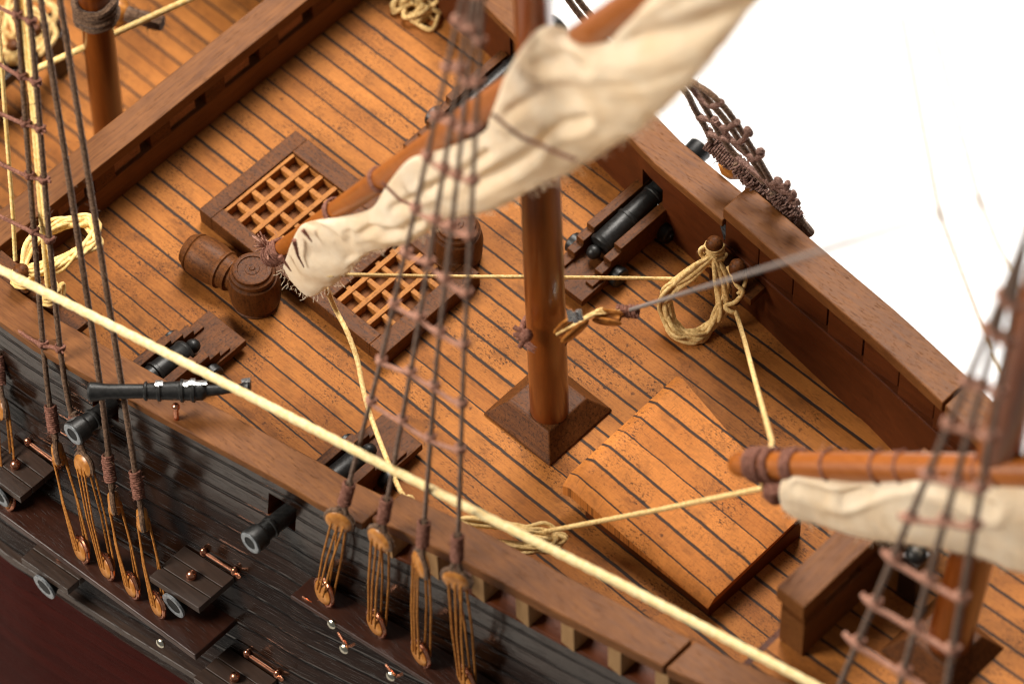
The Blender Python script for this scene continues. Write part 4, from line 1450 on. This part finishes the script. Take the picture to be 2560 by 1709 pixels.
PG = "belaying pins"
p1 = az(1786, 606, 4.95); p2 = az(1844, 664, 4.95)
pin(p1 - Vector((0, 0, 1.55)), "round headed wooden pin wrapped by the tan coil at the far bulwark", PG)
pin(p2 - Vector((0, 0, 1.55)), "round headed wooden pin just right of the wrapped one, far bulwark", PG)
p3, p4 = az(52, 676, 4.95), az(120, 714, 4.95)
pin(p3 - Vector((0, 0, 1.55)), "round headed pin at the near rail, first under the yellow loop", PG)
pin(p4 - Vector((0, 0, 1.55)), "round headed pin at the near rail, behind the rattled shroud", PG)


def coil(base, n, spread, r, mat, label, closed=True, wraps=None, extra=None, seed=1):
    rnd = random.Random(seed)
    mb = MB()
    c0 = Vector(base[0])
    for k in range(n):
        off = [Vector((rnd.gauss(0, spread), rnd.gauss(0, spread), rnd.gauss(0, spread * .8))) for _ in base]
        off[0] *= .3
        if not closed: off[-1] *= .3
        P = [Vector(p) + o for p, o in zip(base, off)]
        if closed: P = P + [P[0]]
        mb.tube([p - c0 for p in curve3(P, 8)], r, 7, 3, 8)
    for (c, d, rr, tn) in (wraps or []):
        ring(mb, Vector(c) - c0, d, rr, r, tn, wob=.12)
    for P in (extra or []):
        mb.tube([Vector(p) - c0 for p in curve3(P, 8)], r, 7, 3, 8)
        mb.fuzz([Vector(p) - c0 for p in P], r, 2, .2)
    o = mb.build("rope_coil", mat, None, smooth=True, angle=60)
    o.location = c0
    return tag(o, label, "rope coil", "rope coils")


# far coil: two bights hung on the first pin and drooping to the deck
B = [az(1783, 640, 4.4), az(1730, 680, 3.4), az(1672, 730, 2.2), az(1662, 770, 1.3), az(1690, 825, .6), az(1735, 842, .35), az(1775, 820, .45), az(1800, 770, 1.6), az(1805, 700, 3.2)]
coil(B, 20, .15, .115, R_TAN, "tan rope coil hanging from the far pin and sagging to the deck",
     wraps=[(p1 - Vector((0, 0, .55)), (0, .1, 1), .30, 3), (p1 - Vector((-.1, .1, 1.05)), (.1, .4, 1), .33, 3)],
     extra=[[p1 + Vector((-.3, -.3, -.3)), az(1750, 625, 4.6), az(1757, 640, 4.2), az(1778, 650, 4.2)], [az(1820, 665, 4.2), az(1842, 712, 3.6), az(1858, 728, 3.4), az(1838, 755, 2.6), az(1812, 765, 2.4), az(1825, 778, 2.3), az(1842, 782, 2.2)],
            [az(1845, 662, 4.5), az(1862, 690, 3.8), az(1860, 715, 3.5), az(1845, 735, 3.2)]], seed=4)
# near left coil: two flat bights
B = [p3 + Vector((0, .1, -.1)), az(75, 612, 5.0), az(135, 568, 4.7), az(200, 555, 4.4), az(232, 572, 4.2), az(233, 600, 4.2), az(195, 635, 4.4), az(130, 660, 4.6), az(85, 675, 4.8)]
coil(B, 18, .15, .115, R_YEL, "pale yellow rope loop wound on the near left pins", wraps=[(p3 - Vector((0, 0, .6)), (0, .1, 1), .36, 3), (p4 - Vector((0, 0, .6)), (0, .1, 1), .36, 4)],
     extra=[[p4 + Vector((.2, .3, -.4)), az(158, 710, 4), az(155, 745, 3.4), az(130, 760, 3), az(110, 745, 3.3), az(105, 772, 2.6), az(140, 782, 2.4), az(165, 800, 2.0)]], seed=9)
# coil behind the near rail below the yellow stay
B = [az(1150, 1300, 4.2), az(1200, 1302, 3.8), az(1290, 1320, 3.2), az(1365, 1328, 2.9), az(1400, 1345, 2.7), az(1360, 1368, 2.5), az(1280, 1368, 2.8), az(1205, 1345, 3.4)]
coil(B, 12, .13, .11, R_TAN, "tan rope coil lying behind the near raised rail", seed=5)
kn = az(1018, 1262, 3.5)
mb = MB()
for k_, dr in ((.24, (.2, .3, 1)), (.28, (.6, .1, .8)), (.22, (.1, .9, .3))): ring(mb, (0, 0, 0), dr, k_, .12, 2, wob=.15)
mb.ball((0, 0, 0), .3, 10)
o = mb.build("rope_knot", R_TAN, None, smooth=True, angle=60)
o.location = kn
tag(o, "small tan rope knot inside the near rail where the fallen sheet ends", "rope knot")
# stern clutter: coils far behind
B = [az(1000, -10, .6), az(1040, -18, .5), az(1085, 5, .3), az(1070, 30, .2), az(1030, 35, .2), az(1010, 20, .3)]
coil(B, 12, .4, .13, R_TAN, "small tan rope heap on deck by the far bulwark at the top edge", seed=12)
B = [az(10, 30, -4), az(60, 10, -4), az(120, 20, -4), az(140, 60, -4.5), az(100, 110, -5), az(40, 120, -5), az(0, 90, -4.5)]
coil(B, 4, .4, .15, R_TAN, "blurred tan rope tangle on the lower deck at the top left corner", seed=13)

# ---- running ropes
RG = "loose running ropes"
rope("rope", [az(-80, 633, 12.0), az(400, 874, 11.6), az(975, 1170, 11.2), az(1557, 1461, 11.0), az(2000, 1692, 11.0), az(2300, 1850, 11.0)], .205, R_PALE, "thick pale yellow stay rope running diagonally across the whole near side", "rope", RG, lay=11)
rope("rope", [az(70, 182, 1.0), az(270, 92, 2.0), az(470, 0, 3.0), az(720, -115, 4.0)], .17, R_YEL, "pale yellow rope slanting up from the left shrouds past the stern mast", "rope", RG)
rope("rope", [shroud_pt(35, -60, -9, 4, .3), shroud_pt(51, 0, -9, 4, .3), shroud_pt(81, 250, -9, 4, .3), shroud_pt(102, 520, -9, 4, .3), p4 + Vector((.1, -.1, -.4))], .15, R_YEL, "yellow halyard dropping to the pin behind the rattled shroud", "rope", RG)
rope("rope", [shroud_pt(62, -60, -9, 4, .3), shroud_pt(70, 60, -9, 4, .3), shroud_pt(92, 300, -9, 4, .3), shroud_pt(112, 534, -9, 4, .3), p4 + Vector((.35, .1, -.3))], .13, R_YEL, "thinner yellow halyard close beside the thicker one", "rope", RG)
rope("rope", [shroud_pt(-12, -40, -9, 4, .3), shroud_pt(0, 110, -9, 4, .3), shroud_pt(14, 300, -9, 4, .3), shroud_pt(32, 534, -9, 4, .3), shroud_pt(38, 650, -9, 4, .3)], .10, R_YEL, "thin yellow line at the very left picture edge", "rope", RG)
sc = on(815, 716, nS, dS - .2)
rope("rope", curve3([on(800, 690, nS, dS), on(859, 687, nS, dS) , az(1100, 691, 4.5), az(1300, 692, 3.6), az(1500, 694, 3.0), az(1687, 697, 2.4), az(1740, 700, 3.0)], 8), .095, R_TAN, "tan sheet running level from the sail corner behind the mast", "rope", RG, fuzz=1.5)
rope("rope", curve3([sc, az(836, 768, 4.6), az(868, 830, 3.9), az(893, 900, 3.2), az(905, 960, 2.8), az(925, 1035, 2.6), az(969, 1152, 3.0), az(1000, 1225, 3.5), az(1022, 1252, 3.7)], 8), .12, R_TAN, "tan sheet falling from the sail corner to the near rail", "rope", RG, fuzz=2)
rope("rope", [G1 + (G2 - G1) * .11 + Vector((0, 0, -.8)), az(1908, 1219, 12.2), az(1640, 1275, 7.5), az(1363, 1328, 3.0)], .115, R_TAN, "yellow brace from the short yard end to the near coil", "rope", RG)
rope("rope", [G1 + (G2 - G1) * .13 + Vector((0, 0, .5)), az(1930, 1105, 13.5), az(1893, 970, 8.6), az(1861, 850, 4.3), az(1840, 780, 2.2)], .115, R_TAN, "tan brace rising from the short yard end to the far pins", "rope", RG)
# grey stay from the mast collar
rope("stay", [az(1570, 776, 9.5), az(1570, 776, 9.5).lerp(az(2264, 562, 44.0), 2.6)], .09, R_GREY, "grey stay climbing to the right from the blocks on the mast", "stay")
for i, (q, lab) in enumerate((((((2255, 40), (2349, 534), (2420, 722), (2489, 902), (2540, 1030), (2590, 1130))), "faint yellow line, left one of the pair by the fore shrouds"),
                              ((((2330, 60), (2448, 500), (2490, 600), (2540, 704), (2590, 800))), "faint yellow line at the right edge above the fore shrouds"))):
    rope("rope", [ay(u, v, 13.0) for u, v in q], .06, R_YEL, lab, "rope", RG)

# ---- blocks and collar on the main mast
cm = ay(1362, 828, 5.95)
cl = empty("block_tackle", cm, "wooden pulley blocks lashed by a dark collar round the mast", "pulley block", "pulley blocks")
md = (topm - base).normalized()
mb = MB(); ring(mb, cm, md + Vector((.05, 0, .05)), .97, .12, 3, wob=.01); mb.build("collar", R_RED, cl, smooth=True); mb = MB()
k = az(1316, 838, 9.0)
for dd in ((-.5, -.1, -.7), (-.7, -.2, .3), (-.2, -.3, -.9), (-.6, -.3, -.2)):
    mb.tube([k, k + Vector(dd) * .5, k + Vector(dd) * .9], .12, 7, 3)
mb.ball(k, .32, 10); mb.fuzz([k, k + Vector((-.3, 0, -.5))], .25, 20, .3)
mb.build("knot", R_RED, cl, smooth=True)
ba, bb_ = az(1395, 842, 9.4), az(1462, 788, 9.8)
for (c, dirv, sz) in ((az(1428, 818, 9.6), bb_ - ba, 1.0), (az(1520, 792, 9.6), Vector((.9, .45, .2)), .85)):
    mb = MB()
    dirv = Vector(dirv).normalized()
    flat = dirv.cross(Vector((.2, -.3, 1))).normalized()
    for s_ in (-1, 1):
        n0 = len(mb.v); cc = c + flat * .27 * s_ * sz
        mb.lathe(cc - dirv * .8 * sz, dirv, [(0, .14), (.12 * sz, .36 * sz), (.5 * sz, .50 * sz), (1.1 * sz, .48 * sz), (1.45 * sz, .32 * sz), (1.6 * sz, .12)], 18)
        for k in range(n0, len(mb.v)): mb.v[k] = mb.v[k] - flat * ((mb.v[k] - cc).dot(flat) * .62)
    mb.tube([c - dirv * .7 * sz, c + dirv * .7 * sz], .2 * sz, 8)
    mb.build("block_shell", BLOCKW, cl, smooth=True)
mb = MB()
for o_ in (-.12, .12, .3): mb.tube([ba + Vector((0, o_, .3)), az(1490, 785, 9.9) + Vector((0, o_, .1)), az(1560, 778, 9.6)], .07, 7, 2)
mb.build("lacing", R_TAN, cl, smooth=True)
mb = MB()
for q in ((1428, 802), (1440, 806), (1452, 800)):
    mb.lathe(az(*q, 10.3), (-.5, .3, .6), [(0, .14), (.5, .14)], 10)
mb.build("sheave_pin", WORN, cl, smooth=True)
mb = MB(); kk = az(1570, 778, 9.6); ring(mb, kk, (1, .6, .3), .16, .09, 5, wob=.2); mb.fuzz([kk, kk + Vector((.5, .3, .1))], .3, 26, .3); mb.build("seizing", R_RED, cl, smooth=True)

c = az(285, 30, 1.0)
bl = empty("block_tackle", c, "blurred honey coloured pulley block on the stern mast at the top left", "pulley block", "pulley blocks")
mb = MB()
for s in (-1, 1): mb.lathe(c + Vector((-.9, -.4, .2 * s)), (1, .45, .05), [(0, .2), (.2, .55), (.9, .72), (1.5, .6), (1.9, .2)], 18)
mb.build("block_shell", EYEW, bl, smooth=True)
mb = MB()
ring(mb, ay(238, 20, 6), ay(245, 80, 6) - ay(283, 405, 6), .85, .2, 4, wob=.05)
mb.build("collar", R_DARK, bl, smooth=True)
mb = MB(); mb.tube([c + Vector((.8, .2, .3)), c + Vector((2.6, 1.0, .3))], .4, 8, 3); mb.fuzz([c + Vector((1, .2, .3)), c + Vector((2.6, 1.0, .3))], .4, 60, .5)
mb.build("strop", R_DARK, bl, smooth=True)
# ---- pin rack with dark posts on the lower deck at the left edge
fq = az(60, 250, -9)
fr_ = empty("pin_rack", fq, "blurred dark pin rack with pale rope turns on the lower deck, left edge", "pin rack")
for dy in (-2.6, 2.6):
    mb = MB(); mb.box(fq.x - .45, fq.x + .45, fq.y + dy - .45, fq.y + dy + .45, -9, -4.6); mb.build("post", DARKW, fr_, bevel=.08)
mb = MB(); mb.box(fq.x - .6, fq.x + .6, fq.y - 3.2, fq.y + 3.2, -6.3, -5.5); mb.build("cross_bar", DARKW, fr_, bevel=.08)
for dy in (-1.5, 0, 1.5):
    mb = MB(); mb.lathe((fq.x, fq.y + dy, -7.4), (0, 0, 1), [(0, .15), (1.9, .25), (2.4, .3), (2.9, .42), (3.3, .3), (3.4, .05)], 14); mb.build("pin", CASK_Z, fr_, smooth=True)
    mb = MB(); ring(mb, (fq.x, fq.y + dy, -5.1), (0, .1, 1), .3, .14, 3, wob=.2); mb.build("rope_turns", R_YEL, fr_, smooth=True)

# ---- fife rail post with a bright cap behind the bow beam
bt = az(2280, 1470, FD)
fp = empty("bitt_post", bt, "dark post with a small metal cap behind the bow beam", "bitt post")
mb = MB(); mb.box(bt.x - .5, bt.x + .5, bt.y - .5, bt.y + .5, FD - .2, FD + 2.9); mb.build("post_shaft", DARKW, fp, bevel=.08)
mb = MB(); mb.lathe((bt.x, bt.y, FD + 2.9), (0, 0, 1), [(0, .42), (.12, .46), (.26, .38), (.36, .2), (.40, .02)], 20); mb.build("metal_cap", IRON, fp, smooth=True)
